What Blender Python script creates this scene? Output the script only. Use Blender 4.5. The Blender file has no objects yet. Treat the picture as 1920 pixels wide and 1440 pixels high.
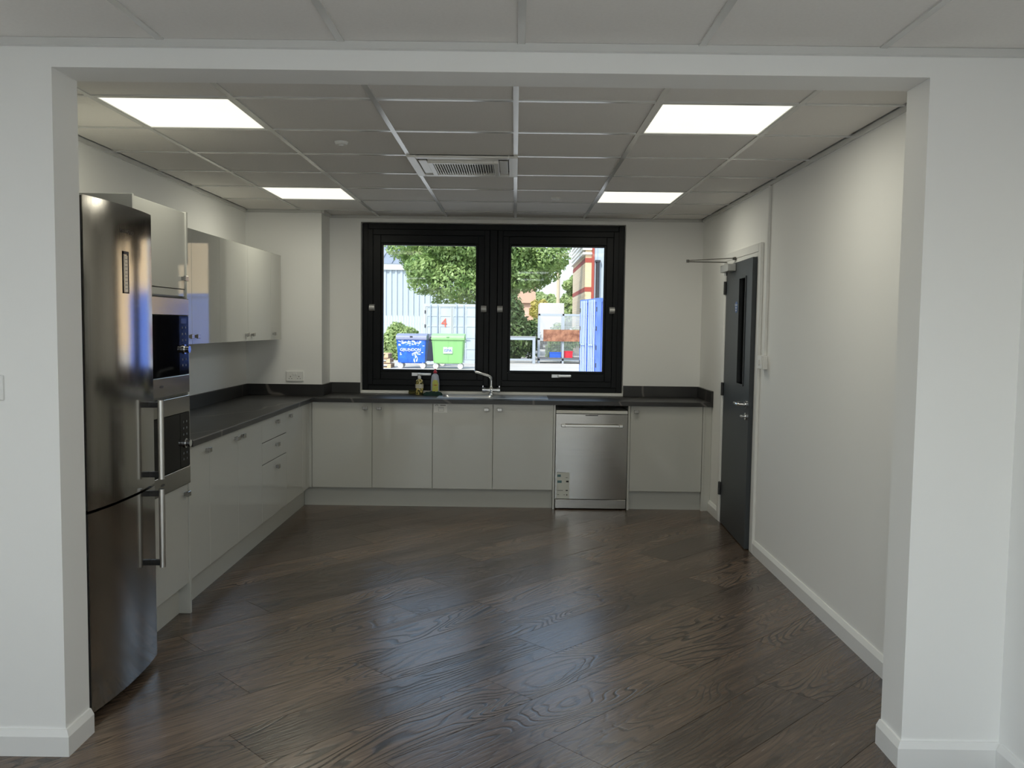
import bpy, bmesh, math, random
import numpy as np
from mathutils import Vector, Matrix
random.seed(7); np.random.seed(7)
S = bpy.context.scene
COL = S.collection
PI = math.pi

# ------------------------------------------------------------------ camera
CAM = dict(x=-0.348, y=-7.1688, z=1.5179, f=1632.2, pitch=-3.8147, yaw=-0.1296, roll=0.7315)
cd = bpy.data.cameras.new('camera'); co = bpy.data.objects.new('camera', cd); COL.objects.link(co); S.camera = co
cd.sensor_width = 36; cd.lens = 36 * CAM['f'] / 1920; cd.clip_start = 0.05; cd.clip_end = 500
_y, _p, _r = (math.radians(CAM[k]) for k in ('yaw', 'pitch', 'roll'))
fw = Vector((math.sin(_y) * math.cos(_p), math.cos(_y) * math.cos(_p), math.sin(_p)))
rt = Vector((math.cos(_y), -math.sin(_y), 0)); up = rt.cross(fw)
R2 = math.cos(_r) * rt + math.sin(_r) * up; U2 = -math.sin(_r) * rt + math.cos(_r) * up
M = Matrix((R2, U2, -fw)).transposed().to_4x4(); M.translation = Vector((CAM['x'], CAM['y'], CAM['z']))
co.matrix_world = M

# ------------------------------------------------------------------ world, sun, exposure
SKY, SUN, PANEL_W, NEAR_W = 0.56, 4.0, 6.0, 14.5
w = bpy.data.worlds.new('world'); S.world = w; w.use_nodes = True
nt = w.node_tree; bg = nt.nodes['Background']
sk = nt.nodes.new('ShaderNodeTexSky'); sk.sky_type = 'NISHITA'; sk.sun_disc = False
sk.sun_elevation = math.radians(48); sk.sun_rotation = math.radians(205); sk.air_density = 1.0; sk.dust_density = 2.0
hz = nt.nodes.new('ShaderNodeMix'); hz.data_type = 'RGBA'; hz.inputs['Factor'].default_value = .5; hz.inputs['B'].default_value = (2.1, 2.55, 2.95, 1)   # thin bright haze over the whole sky
nt.links.new(sk.outputs[0], hz.inputs['A']); nt.links.new(hz.outputs['Result'], bg.inputs[0]); bg.inputs[1].default_value = SKY
sd = bpy.data.lights.new('sun', 'SUN'); so = bpy.data.objects.new('sun', sd); COL.objects.link(so)
sd.energy = SUN; sd.angle = math.radians(0.6); sd.color = (1, .95, .86)
so.rotation_euler = Vector((0.38, 0.72, -0.85)).to_track_quat('-Z', 'Y').to_euler()
V = S.view_settings; V.view_transform = 'Standard'; V.look = 'None'; V.exposure = 0.0; V.gamma = 1.0; V.use_curve_mapping = False
S.cycles.use_denoising = True
S.cycles.max_bounces = 10; S.cycles.diffuse_bounces = 6; S.cycles.glossy_bounces = 5; S.cycles.transparent_max_bounces = 12
S.cycles.caustics_reflective = False; S.cycles.caustics_refractive = False; S.cycles.sample_clamp_indirect = 6

# ------------------------------------------------------------------ materials
MATS = {}
def mat(name, col=(.8, .8, .8), rough=.5, metal=0., spec=.5, coat=0., emit=None, aniso=0., bump=None, vary=None, trans=0., ior=1.45):
    """bump = (scale, strength, distance, stretch); vary = (scale, second colour, contrast)"""
    if name in MATS: return MATS[name]
    m = bpy.data.materials.new(name); m.use_nodes = True; MATS[name] = m
    t = m.node_tree; b = t.nodes['Principled BSDF']
    b.inputs['Base Color'].default_value = (*col, 1); b.inputs['Roughness'].default_value = rough
    b.inputs['Metallic'].default_value = metal; b.inputs['Specular IOR Level'].default_value = spec
    b.inputs['Coat Weight'].default_value = coat; b.inputs['Coat Roughness'].default_value = .04
    b.inputs['Anisotropic'].default_value = aniso; b.inputs['Transmission Weight'].default_value = trans; b.inputs['IOR'].default_value = ior
    if emit:
        b.inputs['Emission Color'].default_value = (*emit[0], 1); b.inputs['Emission Strength'].default_value = emit[1]
    tc = None
    if bump or vary: tc = t.nodes.new('ShaderNodeTexCoord')
    if bump:
        n = t.nodes.new('ShaderNodeTexNoise'); n.inputs['Scale'].default_value = bump[0]; n.inputs['Detail'].default_value = 4
        src = tc.outputs['Object']
        if len(bump) > 3:
            mp = t.nodes.new('ShaderNodeMapping'); mp.inputs['Scale'].default_value = bump[3]; t.links.new(src, mp.inputs[0]); src = mp.outputs[0]
        t.links.new(src, n.inputs['Vector'])
        bp = t.nodes.new('ShaderNodeBump'); bp.inputs['Strength'].default_value = bump[1]; bp.inputs['Distance'].default_value = bump[2]
        t.links.new(n.outputs['Fac'], bp.inputs['Height']); t.links.new(bp.outputs[0], b.inputs['Normal'])
    if vary:
        n = t.nodes.new('ShaderNodeTexNoise'); n.inputs['Scale'].default_value = vary[0]; n.inputs['Detail'].default_value = 5
        t.links.new(tc.outputs['Object'], n.inputs['Vector'])
        r = t.nodes.new('ShaderNodeValToRGB'); c = vary[2] if len(vary) > 2 else .3
        r.color_ramp.elements[0].position = .5 - c / 2; r.color_ramp.elements[1].position = .5 + c / 2
        r.color_ramp.elements[0].color = (*col, 1); r.color_ramp.elements[1].color = (*vary[1], 1)
        t.links.new(n.outputs['Fac'], r.inputs[0]); t.links.new(r.outputs[0], b.inputs['Base Color'])
    return m

def node(t, kind, **k):
    n = t.nodes.new(kind)
    for a, v in k.items(): setattr(n, a, v)
    return n

WALL = mat('wall_paint', (.86, .86, .84), .6, spec=.3, bump=(60, .05, .002))
TRIMW = mat('white_gloss_trim', (.82, .82, .80), .3)
TILE = mat('ceiling_tile_face', (.82, .80, .77), .85, spec=.2, bump=(320, .25, .001), vary=(90, (.79, .77, .74), .4))
TBAR = mat('grid_white_metal', (.66, .66, .64), .17, spec=.8)
BLACK = mat('black_frame', (.005, .006, .007), .38, spec=.2)
CAB = mat('gloss_grey_cabinet', (.54, .54, .50), .035, spec=.6, bump=(45, .03, .001))
CABM = mat('matt_grey_carcass', (.52, .52, .48), .4)
CHROME = mat('chrome', (.78, .79, .8), .12, metal=1)
SATIN = mat('satin_nickel', (.60, .59, .56), .28, metal=1)
NICKEL = mat('dark_nickel', (.34, .33, .31), .22, metal=1)
DARK = mat('dark_void', (.012, .012, .012), .6)
WHITEP = mat('white_plastic', (.80, .80, .78), .35)
DOORM = mat('charcoal_door_paint', (.040, .046, .052), .42, vary=(3, (.046, .052, .058), .5))
BLKGLASS = mat('black_glass', (.003, .003, .004), .05, spec=.10)
BLKPL = mat('black_plastic', (.012, .012, .013), .4)

def steel(name, col, rough, stretch):
    m = bpy.data.materials.new(name); m.use_nodes = True; MATS[name] = m; t = m.node_tree; b = t.nodes['Principled BSDF']
    b.inputs['Metallic'].default_value = 1; b.inputs['Base Color'].default_value = (*col, 1)
    tc = node(t, 'ShaderNodeTexCoord'); mp = node(t, 'ShaderNodeMapping'); mp.inputs['Scale'].default_value = stretch
    n = node(t, 'ShaderNodeTexNoise'); n.inputs['Scale'].default_value = 1; n.inputs['Detail'].default_value = 3
    t.links.new(tc.outputs['Object'], mp.inputs[0]); t.links.new(mp.outputs[0], n.inputs['Vector'])
    mr = node(t, 'ShaderNodeMapRange'); mr.inputs['To Min'].default_value = rough - .05; mr.inputs['To Max'].default_value = rough + .06
    t.links.new(n.outputs['Fac'], mr.inputs['Value']); t.links.new(mr.outputs[0], b.inputs['Roughness'])
    bp = node(t, 'ShaderNodeBump'); bp.inputs['Strength'].default_value = .03; bp.inputs['Distance'].default_value = .001
    t.links.new(n.outputs['Fac'], bp.inputs['Height']); t.links.new(bp.outputs[0], b.inputs['Normal'])
    return m
STEEL = steel('brushed_steel_fridge', (.42, .40, .37), .12, (300, 300, 3))
STEEL_H = steel('brushed_steel_appliance', (.36, .345, .32), .20, (3, 3, 400))
SINKM = steel('sink_steel', (.72, .74, .77), .30, (60, 60, 60))

def wood():
    m = bpy.data.materials.new('dark_oak_plank'); m.use_nodes = True; t = m.node_tree; b = t.nodes['Principled BSDF']; L = t.links.new
    tc = node(t, 'ShaderNodeTexCoord'); oi = node(t, 'ShaderNodeObjectInfo')
    off = node(t, 'ShaderNodeMath', operation='MULTIPLY'); off.inputs[1].default_value = 37.0; L(oi.outputs['Random'], off.inputs[0])
    cb = node(t, 'ShaderNodeCombineXYZ'); L(off.outputs[0], cb.inputs[0]); L(off.outputs[0], cb.inputs[1]); L(off.outputs[0], cb.inputs[2])
    ad = node(t, 'ShaderNodeVectorMath', operation='ADD'); L(tc.outputs['Object'], ad.inputs[0]); L(cb.outputs[0], ad.inputs[1])
    def noise(sx, sy, detail, dist=0., rough=.5):
        mp = node(t, 'ShaderNodeMapping'); mp.inputs['Scale'].default_value = (sx, sy, 1); L(ad.outputs[0], mp.inputs[0])
        n = node(t, 'ShaderNodeTexNoise'); n.inputs['Scale'].default_value = 1; n.inputs['Detail'].default_value = detail
        n.inputs['Distortion'].default_value = dist; n.inputs['Roughness'].default_value = rough; L(mp.outputs[0], n.inputs['Vector']); return n.outputs['Fac']
    field = noise(1.15, 5.2, 1.6, .35, .36)
    k = node(t, 'ShaderNodeMath', operation='MULTIPLY'); k.inputs[1].default_value = 135; L(field, k.inputs[0])
    sn = node(t, 'ShaderNodeMath', operation='SINE'); L(k.outputs[0], sn.inputs[0])
    band = node(t, 'ShaderNodeMapRange'); band.inputs['From Min'].default_value = -1.0; band.inputs['From Max'].default_value = -.35; L(sn.outputs[0], band.inputs['Value'])
    fine = noise(4, 85, 5, .25, .68); mid = noise(1.2, 7, 3, .3)
    patch = noise(1.0, 3.0, 2)
    # grain bands show only in patches
    pm = node(t, 'ShaderNodeMapRange'); pm.inputs['From Min'].default_value = .45; pm.inputs['From Max'].default_value = .62; L(patch, pm.inputs['Value'])
    inv = node(t, 'ShaderNodeMath', operation='SUBTRACT'); inv.inputs[0].default_value = 1; L(band.outputs[0], inv.inputs[1])
    dk = node(t, 'ShaderNodeMath', operation='MULTIPLY'); L(inv.outputs[0], dk.inputs[0]); 
    pm2 = node(t, 'ShaderNodeMath', operation='MULTIPLY_ADD'); pm2.inputs[1].default_value = .75; pm2.inputs[2].default_value = .25; L(pm.outputs[0], pm2.inputs[0]); L(pm2.outputs[0], dk.inputs[1])
    ramp = node(t, 'ShaderNodeValToRGB'); e = ramp.color_ramp.elements
    e[0].position = .34; e[0].color = (.050, .034, .024, 1); e[1].position = .70; e[1].color = (.190, .132, .094, 1)
    mx = node(t, 'ShaderNodeMath', operation='MULTIPLY_ADD'); mx.inputs[1].default_value = .38; L(mid, mx.inputs[0])
    f2 = node(t, 'ShaderNodeMath', operation='MULTIPLY'); f2.inputs[1].default_value = .62; L(fine, f2.inputs[0]); L(f2.outputs[0], mx.inputs[2])
    L(mx.outputs[0], ramp.inputs[0])
    tone = node(t, 'ShaderNodeMapRange'); tone.inputs['To Min'].default_value = .66; tone.inputs['To Max'].default_value = 1.25; L(oi.outputs['Random'], tone.inputs['Value'])
    hs = node(t, 'ShaderNodeHueSaturation'); L(tone.outputs[0], hs.inputs['Value']); L(ramp.outputs[0], hs.inputs['Color'])
    mixc = node(t, 'ShaderNodeMix', data_type='RGBA'); L(dk.outputs[0], mixc.inputs['Factor']); L(hs.outputs[0], mixc.inputs['A']); mixc.inputs['B'].default_value = (.022, .016, .012, 1)
    L(mixc.outputs['Result'], b.inputs['Base Color'])
    rr = node(t, 'ShaderNodeMapRange'); rr.inputs['To Min'].default_value = .17; rr.inputs['To Max'].default_value = .32; L(fine, rr.inputs['Value']); L(rr.outputs[0], b.inputs['Roughness'])
    b.inputs['Specular IOR Level'].default_value = .72
    h = node(t, 'ShaderNodeMath', operation='SUBTRACT'); L(fine, h.inputs[0]); L(dk.outputs[0], h.inputs[1])
    bp = node(t, 'ShaderNodeBump'); bp.inputs['Strength'].default_value = .5; bp.inputs['Distance'].default_value = .0016; L(h.outputs[0], bp.inputs['Height']); L(bp.outputs[0], b.inputs['Normal'])
    return m
WOOD = wood()

def stone():
    m = bpy.data.materials.new('dark_veined_laminate'); m.use_nodes = True; t = m.node_tree; b = t.nodes['Principled BSDF']; L = t.links.new
    g = node(t, 'ShaderNodeNewGeometry')
    n = node(t, 'ShaderNodeTexNoise'); n.inputs['Scale'].default_value = 3.5; n.inputs['Detail'].default_value = 6; L(g.outputs['Position'], n.inputs['Vector'])
    r = node(t, 'ShaderNodeValToRGB'); e = r.color_ramp.elements; e[0].position = .3; e[0].color = (.014, .013, .013, 1); e[1].position = .7; e[1].color = (.030, .029, .028, 1)
    L(n.outputs['Fac'], r.inputs[0])
    mp = node(t, 'ShaderNodeMapping'); mp.inputs['Rotation'].default_value = (.5, .35, .6); L(g.outputs['Position'], mp.inputs[0])
    wv = node(t, 'ShaderNodeTexWave'); wv.inputs['Scale'].default_value = .55; wv.inputs['Distortion'].default_value = 5.0; wv.inputs['Detail'].default_value = 3; wv.inputs['Detail Scale'].default_value = 1.6
    L(mp.outputs[0], wv.inputs['Vector'])
    v = node(t, 'ShaderNodeMapRange'); v.inputs['From Min'].default_value = .996; v.inputs['From Max'].default_value = 1.0; v.inputs['To Max'].default_value = .5; L(wv.outputs['Fac'], v.inputs['Value'])
    mx = node(t, 'ShaderNodeMix', data_type='RGBA'); L(v.outputs[0], mx.inputs['Factor']); L(r.outputs[0], mx.inputs['A']); mx.inputs['B'].default_value = (.22, .20, .18, 1)
    L(mx.outputs['Result'], b.inputs['Base Color']); b.inputs['Roughness'].default_value = .36; b.inputs['Specular IOR Level'].default_value = .5
    return m
STONE = stone()

def pane(name, tint=(1, 1, 1), ior=1.22):
    m = bpy.data.materials.new(name); m.use_nodes = True; t = m.node_tree; L = t.links.new
    t.nodes.remove(t.nodes['Principled BSDF']); o = t.nodes['Material Output']
    tr = node(t, 'ShaderNodeBsdfTransparent'); tr.inputs[0].default_value = (*tint, 1); gl = node(t, 'ShaderNodeBsdfGlossy'); gl.inputs['Roughness'].default_value = .02
    fr = node(t, 'ShaderNodeFresnel'); fr.inputs[0].default_value = ior; mx = node(t, 'ShaderNodeMixShader')
    L(fr.outputs[0], mx.inputs[0]); L(tr.outputs[0], mx.inputs[1]); L(gl.outputs[0], mx.inputs[2]); L(mx.outputs[0], o.inputs[0]); return m
GLASS = pane('window_glass', (.97, .985, .98)); DKGLASS = pane('dim_vision_glass', (.35, .37, .38))

# ------------------------------------------------------------------ geometry helpers
def nb(): return bmesh.new()
def box(bm, x0, x1, y0, y1, z0, z1, bev=0, seg=2):
    vs = [bm.verts.new(p) for p in ((x0, y0, z0), (x1, y0, z0), (x1, y1, z0), (x0, y1, z0), (x0, y0, z1), (x1, y0, z1), (x1, y1, z1), (x0, y1, z1))]
    fs = [bm.faces.new([vs[i] for i in f]) for f in ((0, 3, 2, 1), (4, 5, 6, 7), (0, 1, 5, 4), (1, 2, 6, 5), (2, 3, 7, 6), (3, 0, 4, 7))]
    if bev:
        es = list({e for f in fs for e in f.edges}); bmesh.ops.bevel(bm, geom=es, offset=bev, segments=seg, affect='EDGES', profile=.5)
    return bm
def B(*a, **k): return box(nb(), *a, **k)
def prism(bm, poly, axis, a, b):
    """extrude a 2-D outline along an axis; poly is in the two other axes in order"""
    def P(u, v, w): return {'x': (w, u, v), 'y': (u, w, v), 'z': (u, v, w)}[axis]
    va = [bm.verts.new(P(u, v, a)) for u, v in poly]; vb = [bm.verts.new(P(u, v, b)) for u, v in poly]; n = len(poly)
    bm.faces.new(va[::-1]); bm.faces.new(vb)
    for i in range(n): bm.faces.new((va[i], va[(i + 1) % n], vb[(i + 1) % n], vb[i]))
    bmesh.ops.recalc_face_normals(bm, faces=bm.faces[:]); return bm
def ring(c, d, r, n, ref=None):
    d = d.normalized(); a = ref if ref else (Vector((0, 0, 1)) if abs(d.z) < .9 else Vector((1, 0, 0)))
    u = d.cross(a).normalized(); v = d.cross(u).normalized()
    return [c + r * (math.cos(2 * PI * i / n) * u + math.sin(2 * PI * i / n) * v) for i in range(n)]
def tube(bm, pts, r, n=10, cap=True):
    pts = [Vector(p) for p in pts]; rs = r if isinstance(r, (list, tuple)) else [r] * len(pts); rows = []
    ref = None
    for i, p in enumerate(pts):
        d = (pts[min(i + 1, len(pts) - 1)] - pts[max(i - 1, 0)])
        if ref is None:
            d0 = d.normalized(); ref = Vector((0, 0, 1)) if abs(d0.z) < .9 else Vector((1, 0, 0))
            if len(pts) > 2:
                q = (pts[1] - pts[0]).cross(pts[-1] - pts[0])
                if q.length > 1e-6: ref = q.normalized()
        rows.append([bm.verts.new(q) for q in ring(p, d, rs[i], n, ref)])
    for a, b in zip(rows, rows[1:]):
        for i in range(n): bm.faces.new((a[i], a[(i + 1) % n], b[(i + 1) % n], b[i]))
    if cap: bm.faces.new(rows[0][::-1]); bm.faces.new(rows[-1])
    bmesh.ops.recalc_face_normals(bm, faces=bm.faces[:]); return bm
def lathe(bm, prof, c, n=20, sx=1, sy=1):
    c = Vector(c); rows = []
    for r, z in prof: rows.append([bm.verts.new(c + Vector((r * sx * math.cos(2 * PI * i / n), r * sy * math.sin(2 * PI * i / n), z))) for i in range(n)])
    for a, b in zip(rows, rows[1:]):
        for i in range(n): bm.faces.new((a[i], a[(i + 1) % n], b[(i + 1) % n], b[i]))
    bm.faces.new(rows[0][::-1]); bm.faces.new(rows[-1]); return bm
def disc(bm, c, axis, r, t, n=20): return tube(bm, [Vector(c), Vector(c) + Vector(axis) * t], r, n)
def rot(bm, ang, about, axis='Z'):
    bmesh.ops.rotate(bm, verts=bm.verts[:], cent=Vector(about), matrix=Matrix.Rotation(ang, 3, axis)); return bm
WL = {}
def obj(name, bm, m, parent=None, smooth=False, loc=None):
    """bm is in world coordinates; origin goes to the bottom centre of the mesh"""
    vs = bm.verts[:]
    lo = [min(v.co[i] for v in vs) for i in range(3)]; hi = [max(v.co[i] for v in vs) for i in range(3)]
    o_ = Vector(loc) if loc is not None else Vector(((lo[0] + hi[0]) / 2, (lo[1] + hi[1]) / 2, lo[2]))
    for v in vs: v.co -= o_
    me = bpy.data.meshes.new(name); bm.to_mesh(me); bm.free(); me.materials.append(m)
    if smooth:
        for p in me.polygons: p.use_smooth = True
        if smooth is not True:
            try: me.set_sharp_from_angle(angle=math.radians(smooth))
            except Exception: pass
    return link(name, me, o_, parent)
def link(name, me, wloc, parent=None, rz=0.):
    o = bpy.data.objects.new(name, me); COL.objects.link(o); WL[o.name] = Vector(wloc)
    if parent: o.parent = parent; o.location = Vector(wloc) - WL[parent.name]
    else: o.location = wloc
    o.rotation_euler[2] = rz
    return o
def tag(o, label, cat, group=None):
    o['label'] = label; o['category'] = cat
    if group: o['group'] = group
    return o
def thing(name, loc, label, cat, group=None):
    o = bpy.data.objects.new(name, None); COL.objects.link(o); o.empty_display_size = .1; o.location = loc; WL[o.name] = Vector(loc)
    return tag(o, label, cat, group)
def struct(name, bm, m, smooth=False):
    o = obj(name, bm, m, None, smooth); o['kind'] = 'structure'; return o
def sroot(name, loc):
    o = bpy.data.objects.new(name, None); COL.objects.link(o); o.location = loc; WL[o.name] = Vector(loc); o['kind'] = 'structure'; return o
def stuff(o): o['kind'] = 'stuff'; return o
def text_bm(body, size, origin, xdir, ydir, depth=.0006, align='CENTER'):
    cu = bpy.data.curves.new('lettering', 'FONT'); cu.body = body; cu.size = size; cu.align_x = align; cu.align_y = 'CENTER'; cu.extrude = depth / 2; cu.resolution_u = 3
    ob = bpy.data.objects.new('lettering', cu); COL.objects.link(ob)
    dg = bpy.context.evaluated_depsgraph_get(); me = bpy.data.meshes.new_from_object(ob.evaluated_get(dg))
    bm = bmesh.new(); bm.from_mesh(me); bpy.data.objects.remove(ob); bpy.data.curves.remove(cu); bpy.data.meshes.remove(me)
    x = Vector(xdir).normalized(); y = Vector(ydir).normalized(); z = x.cross(y); Mx = Matrix((x, y, z)).transposed().to_4x4(); Mx.translation = Vector(origin)
    bmesh.ops.transform(bm, matrix=Mx, verts=bm.verts[:]); return bm

# ------------------------------------------------------------------ key dimensions (metres)
XL, XR, YB = -2.62, 1.295, .53          # kitchen side walls and window wall
YP0, YP1 = -4.215, -4.045               # partition with the wide opening
OX0, OX1, OZ = -1.90, 1.02, 2.358
ZC, ZN = 2.464, 2.446                   # ceiling grid of the kitchen and of the near room
NX0, NX1, NY0 = -2.9, 1.36, -10.6       # near room

# ------------------------------------------------------------------ shell
w1 = nb(); box(w1, XL - .2, XL, YP1, YB + .25, -.05, 2.72); struct('wall_left', w1, WALL)
bm = nb(); DY0, DY1, DZ = -1.300, -.375, 2.035
box(bm, XR, XR + .12, YP1, DY0, -.05, 2.72); box(bm, XR, XR + .12, DY1, YB + .25, -.05, 2.72); box(bm, XR, XR + .12, DY0, DY1, DZ, 2.72); struct('wall_right', bm, WALL)
WX0, WX1, WZ0, WZ1 = -1.708, .617, .925, 2.412
bm = nb(); box(bm, XL, WX0, YB, YB + .25, -.05, 2.72); box(bm, WX1, XR, YB, YB + .25, -.05, 2.72); box(bm, WX0, WX1, YB, YB + .25, -.05, WZ0); box(bm, WX0, WX1, YB, YB + .25, WZ1, 2.72); struct('wall_back', bm, WALL)
struct('wall_column', B(XL, -1.98, .205, YB, 0, 2.60), WALL)
bm = nb(); box(bm, NX0 - .2, OX0, YP0, YP1, -.05, 2.72); box(bm, OX1, XR + .3, YP0, YP1, -.05, 2.72); box(bm, OX0, OX1, YP0, YP1, OZ, 2.72); struct('wall_front', bm, WALL)
bm = nb(); box(bm, NX1, NX1 + .2, NY0 - .2, YP0, -.05, 2.72); struct('wall_near_right', bm, WALL)
# near room behind the camera: window bands added in side and rear wall for daylight
bm = nb(); a, b_ = -10.2, -6.2; zz0, zz1 = .10, 2.40
box(bm, NX0 - .2, NX0, NY0 - .2, a, -.05, 2.72); box(bm, NX0 - .2, NX0, b_, YP0, -.05, 2.72); box(bm, NX0 - .2, NX0, a, b_, -.05, zz0); box(bm, NX0 - .2, NX0, a, b_, zz1, 2.72); struct('wall_near_left', bm, WALL)
bm = nb(); c_, d_ = -2.5, .9
box(bm, NX0, c_, NY0 - .2, NY0, -.05, 2.72); box(bm, d_, NX1, NY0 - .2, NY0, -.05, 2.72); box(bm, c_, d_, NY0 - .2, NY0, -.05, zz0); box(bm, c_, d_, NY0 - .2, NY0, zz1, 2.72); struct('wall_near_back', bm, WALL)
struct('roof', B(NX0 - .4, 2.9, NY0 - .4, YB + .35, 2.72, 2.95), mat('roof_felt', (.3, .3, .3), .8))  # unseen slab over both rooms, added to keep them light-tight
# unseen corridor shell behind the door, added to block outside light
bm = nb(); box(bm, 2.55, 2.65, -2.0, .4, -.05, 2.72); box(bm, XR + .12, 2.55, .3, .4, -.05, 2.72); box(bm, XR + .12, 2.55, -2.0, -1.9, -.05, 2.72); struct('wall_corridor', bm, mat('corridor_paint', (.35, .35, .34), .7))
struct('floor_corridor', B(XR + .12, 2.55, -1.9, .3, -.06, -.004), mat('corridor_vinyl', (.1, .1, .1), .5))

# floor: base with every plank as a piece on it, laid at 45 degrees
struct('floor_near', B(NX0, NX1, NY0, -6.0, -.06, 0), mat('bounce_carpet', (.70, .68, .65), .95, bump=(400, .5, .003)))  # pale floor behind the camera, added to bounce light onto the near ceiling
fl = nb(); box(fl, NX0, NX1, -6.0, YP0, -.06, -.005); box(fl, XL, XR + .12, YP0, YB, -.06, -.005); floor = struct('floor', fl, mat('floor_joint', (.02, .016, .013), .6))
PW, PL = .279, 1.49; c45 = math.sqrt(.5)
def clip(poly, f):
    out = []
    for i, p in enumerate(poly):
        q = poly[(i + 1) % len(poly)]; a, b = f(p), f(q)
        if a >= 0: out.append(p)
        if (a >= 0) != (b >= 0): t = a / (a - b); out.append((p[0] + t * (q[0] - p[0]), p[1] + t * (q[1] - p[1])))
    return out
phase = {0: -3.096, 2: -2.807, -2: -2.49, -1: -3.61, 1: -3.845, -4: -3.04, 4: -3.015, 5: -1.96, -3: -2.05, 3: -3.55, 6: -3.2, -5: -3.5, 7: -2.6, -6: -2.2}
FX0, FX1, FY0, FY1 = -2.9, NX1, -6.0, YB - .01
plank_me = None
def plank_mesh(poly):
    bm = nb(); prism(bm, poly, 'z', -.0045, 0.0); me = bpy.data.meshes.new('plank'); bm.to_mesh(me); bm.free(); me.materials.append(WOOD); return me
g = .0011
full = [(-PL / 2 + g, -PW / 2 + g), (PL / 2 - g, -PW / 2 + g), (PL / 2 - g, PW / 2 - g), (-PL / 2 + g, PW / 2 - g)]
for k in range(-12, 16):
    v0 = 1.61 + PW * k; ph = phase.get(k, random.uniform(-4, -2))
    for j in range(-6, 7):
        uc = ph + PL * (j + .5); vc = v0 + PW / 2            # u=(x+y)/sqrt2, v=(x-y)/sqrt2
        cx, cy = (uc + vc) * c45, (uc - vc) * c45
        if cx < FX0 - 1 or cx > FX1 + 1 or cy < FY0 - 1 or cy > FY1 + 1: continue
        # local x along u; local y along (-1,1)/sqrt2
        W_ = lambda p: (cx + (p[0] - p[1]) * c45, cy + (p[0] + p[1]) * c45)
        poly = full
        for f in (lambda p: W_(p)[0] - FX0, lambda p: FX1 - W_(p)[0], lambda p: W_(p)[1] - FY0, lambda p: FY1 - W_(p)[1],
                  ):
            if len(poly) > 2: poly = clip(poly, f)
        if len(poly) < 3: continue
        if poly == full:
            if plank_me is None: plank_me = plank_mesh(full)
            me = plank_me
        else: me = plank_mesh(poly)
        link('plank', me, (cx, cy, 0), floor, PI / 4)

# ceilings: slab with each tile and grid bar as a piece
kc = nb(); box(kc, XL, XR, YP1, YB, ZC + .02, ZC + .06); kceil = struct('ceiling', kc, DARK)
nc = nb(); box(nc, NX0, NX1, NY0, YP0, ZN + .02, ZN + .06); nceil = struct('ceiling_near', nc, DARK)
GX, GY = -.3551, -3.431
xs = [XL] + [GX + .6 * k for k in range(-3, 3)] + [XR]; ys = [YP1] + [GY + .6 * i for i in range(0, 7)] + [YB]
PANEL_CELLS = {(1, 1), (5, 1), (1, 5), (5, 5)}; AC_CELL = (3, 3)
tile_cache = {}
def tile(parent, x0, x1, y0, y1, z):
    key = (round(x1 - x0, 3), round(y1 - y0, 3))
    if key not in tile_cache:
        a, b = key[0] / 2 - .002, key[1] / 2 - .002; bm = B(-a, a, -b, b, 0, .015); me = bpy.data.meshes.new('ceiling_tile'); bm.to_mesh(me); bm.free(); me.materials.append(TILE); tile_cache[key] = me
    link('ceiling_tile', tile_cache[key], ((x0 + x1) / 2, (y0 + y1) / 2, z + .003), parent)
for i in range(len(xs) - 1):
    for j in range(len(ys) - 1):
        if (i, j) in PANEL_CELLS or (i, j) == AC_CELL: continue
        y1 = ys[j + 1]
        if i == 0 and j == len(ys) - 2: y1 = .205
        if y1 - ys[j] < .05: continue
        tile(kceil, xs[i] + (.023 if i == 0 else 0), xs[i + 1] - (.023 if i == len(xs) - 2 else 0), ys[j], y1 - (.023 if j == len(ys) - 2 else 0), ZC)
def bar(parent, x0, x1, y0, y1, z): obj('grid_bar', B(x0, x1, y0, y1, z - .0025, z + .014), TBAR, parent)
for k, x in enumerate(xs[1:-1]):
    bar(kceil, x - .012, x + .012, YP1, YB, ZC)
for y in ys[1:-1]:
    for x0, x1 in zip(xs, xs[1:]): bar(kceil, x0 + (.012 if x0 != XL else 0), x1 - (.012 if x1 != XR else 0), y - .012, y + .012, ZC)
nxs = [NX0] + [-.338 + .595 * k for k in range(-4, 3)] + [NX1]; nys = [-6.46, -5.87, -5.275, -4.68, YP0]
for i in range(len(nxs) - 1):
    for j in range(len(nys) - 1): tile(nceil, nxs[i], nxs[i + 1], nys[j], nys[j + 1], ZN)
for x in nxs[1:-1]: bar(nceil, x - .012, x + .012, NY0 + .1, YP0, ZN)
for y in nys[:-1]:
    for x0, x1 in zip(nxs, nxs[1:]): bar(nceil, x0 + .012, x1 - .012, y - .012, y + .012, ZN)
obj('ceiling_panel_field', B(NX0, NX1, NY0, nys[0] - .012, ZN + .003, ZN + .018), TILE, nceil)
# perimeter angles
def edge_trim(n, x0, x1, y0, y1, z): struct('trim_%d' % n, B(x0, x1, y0, y1, z - .022, z + .002), TBAR)
edge_trim(1, XL, XL + .015, YP1, .205, ZC); edge_trim(2, XR - .015, XR, YP1, YB, ZC); edge_trim(3, -1.98, XR - .022, YB - .015, YB, ZC)
edge_trim(4, XL + .022, -1.98, .190, .205, ZC); edge_trim(5, -1.98, -1.958, .205, YB - .022, ZC); edge_trim(6, NX0, NX1, YP0 - .022, YP0, ZN)

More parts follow.
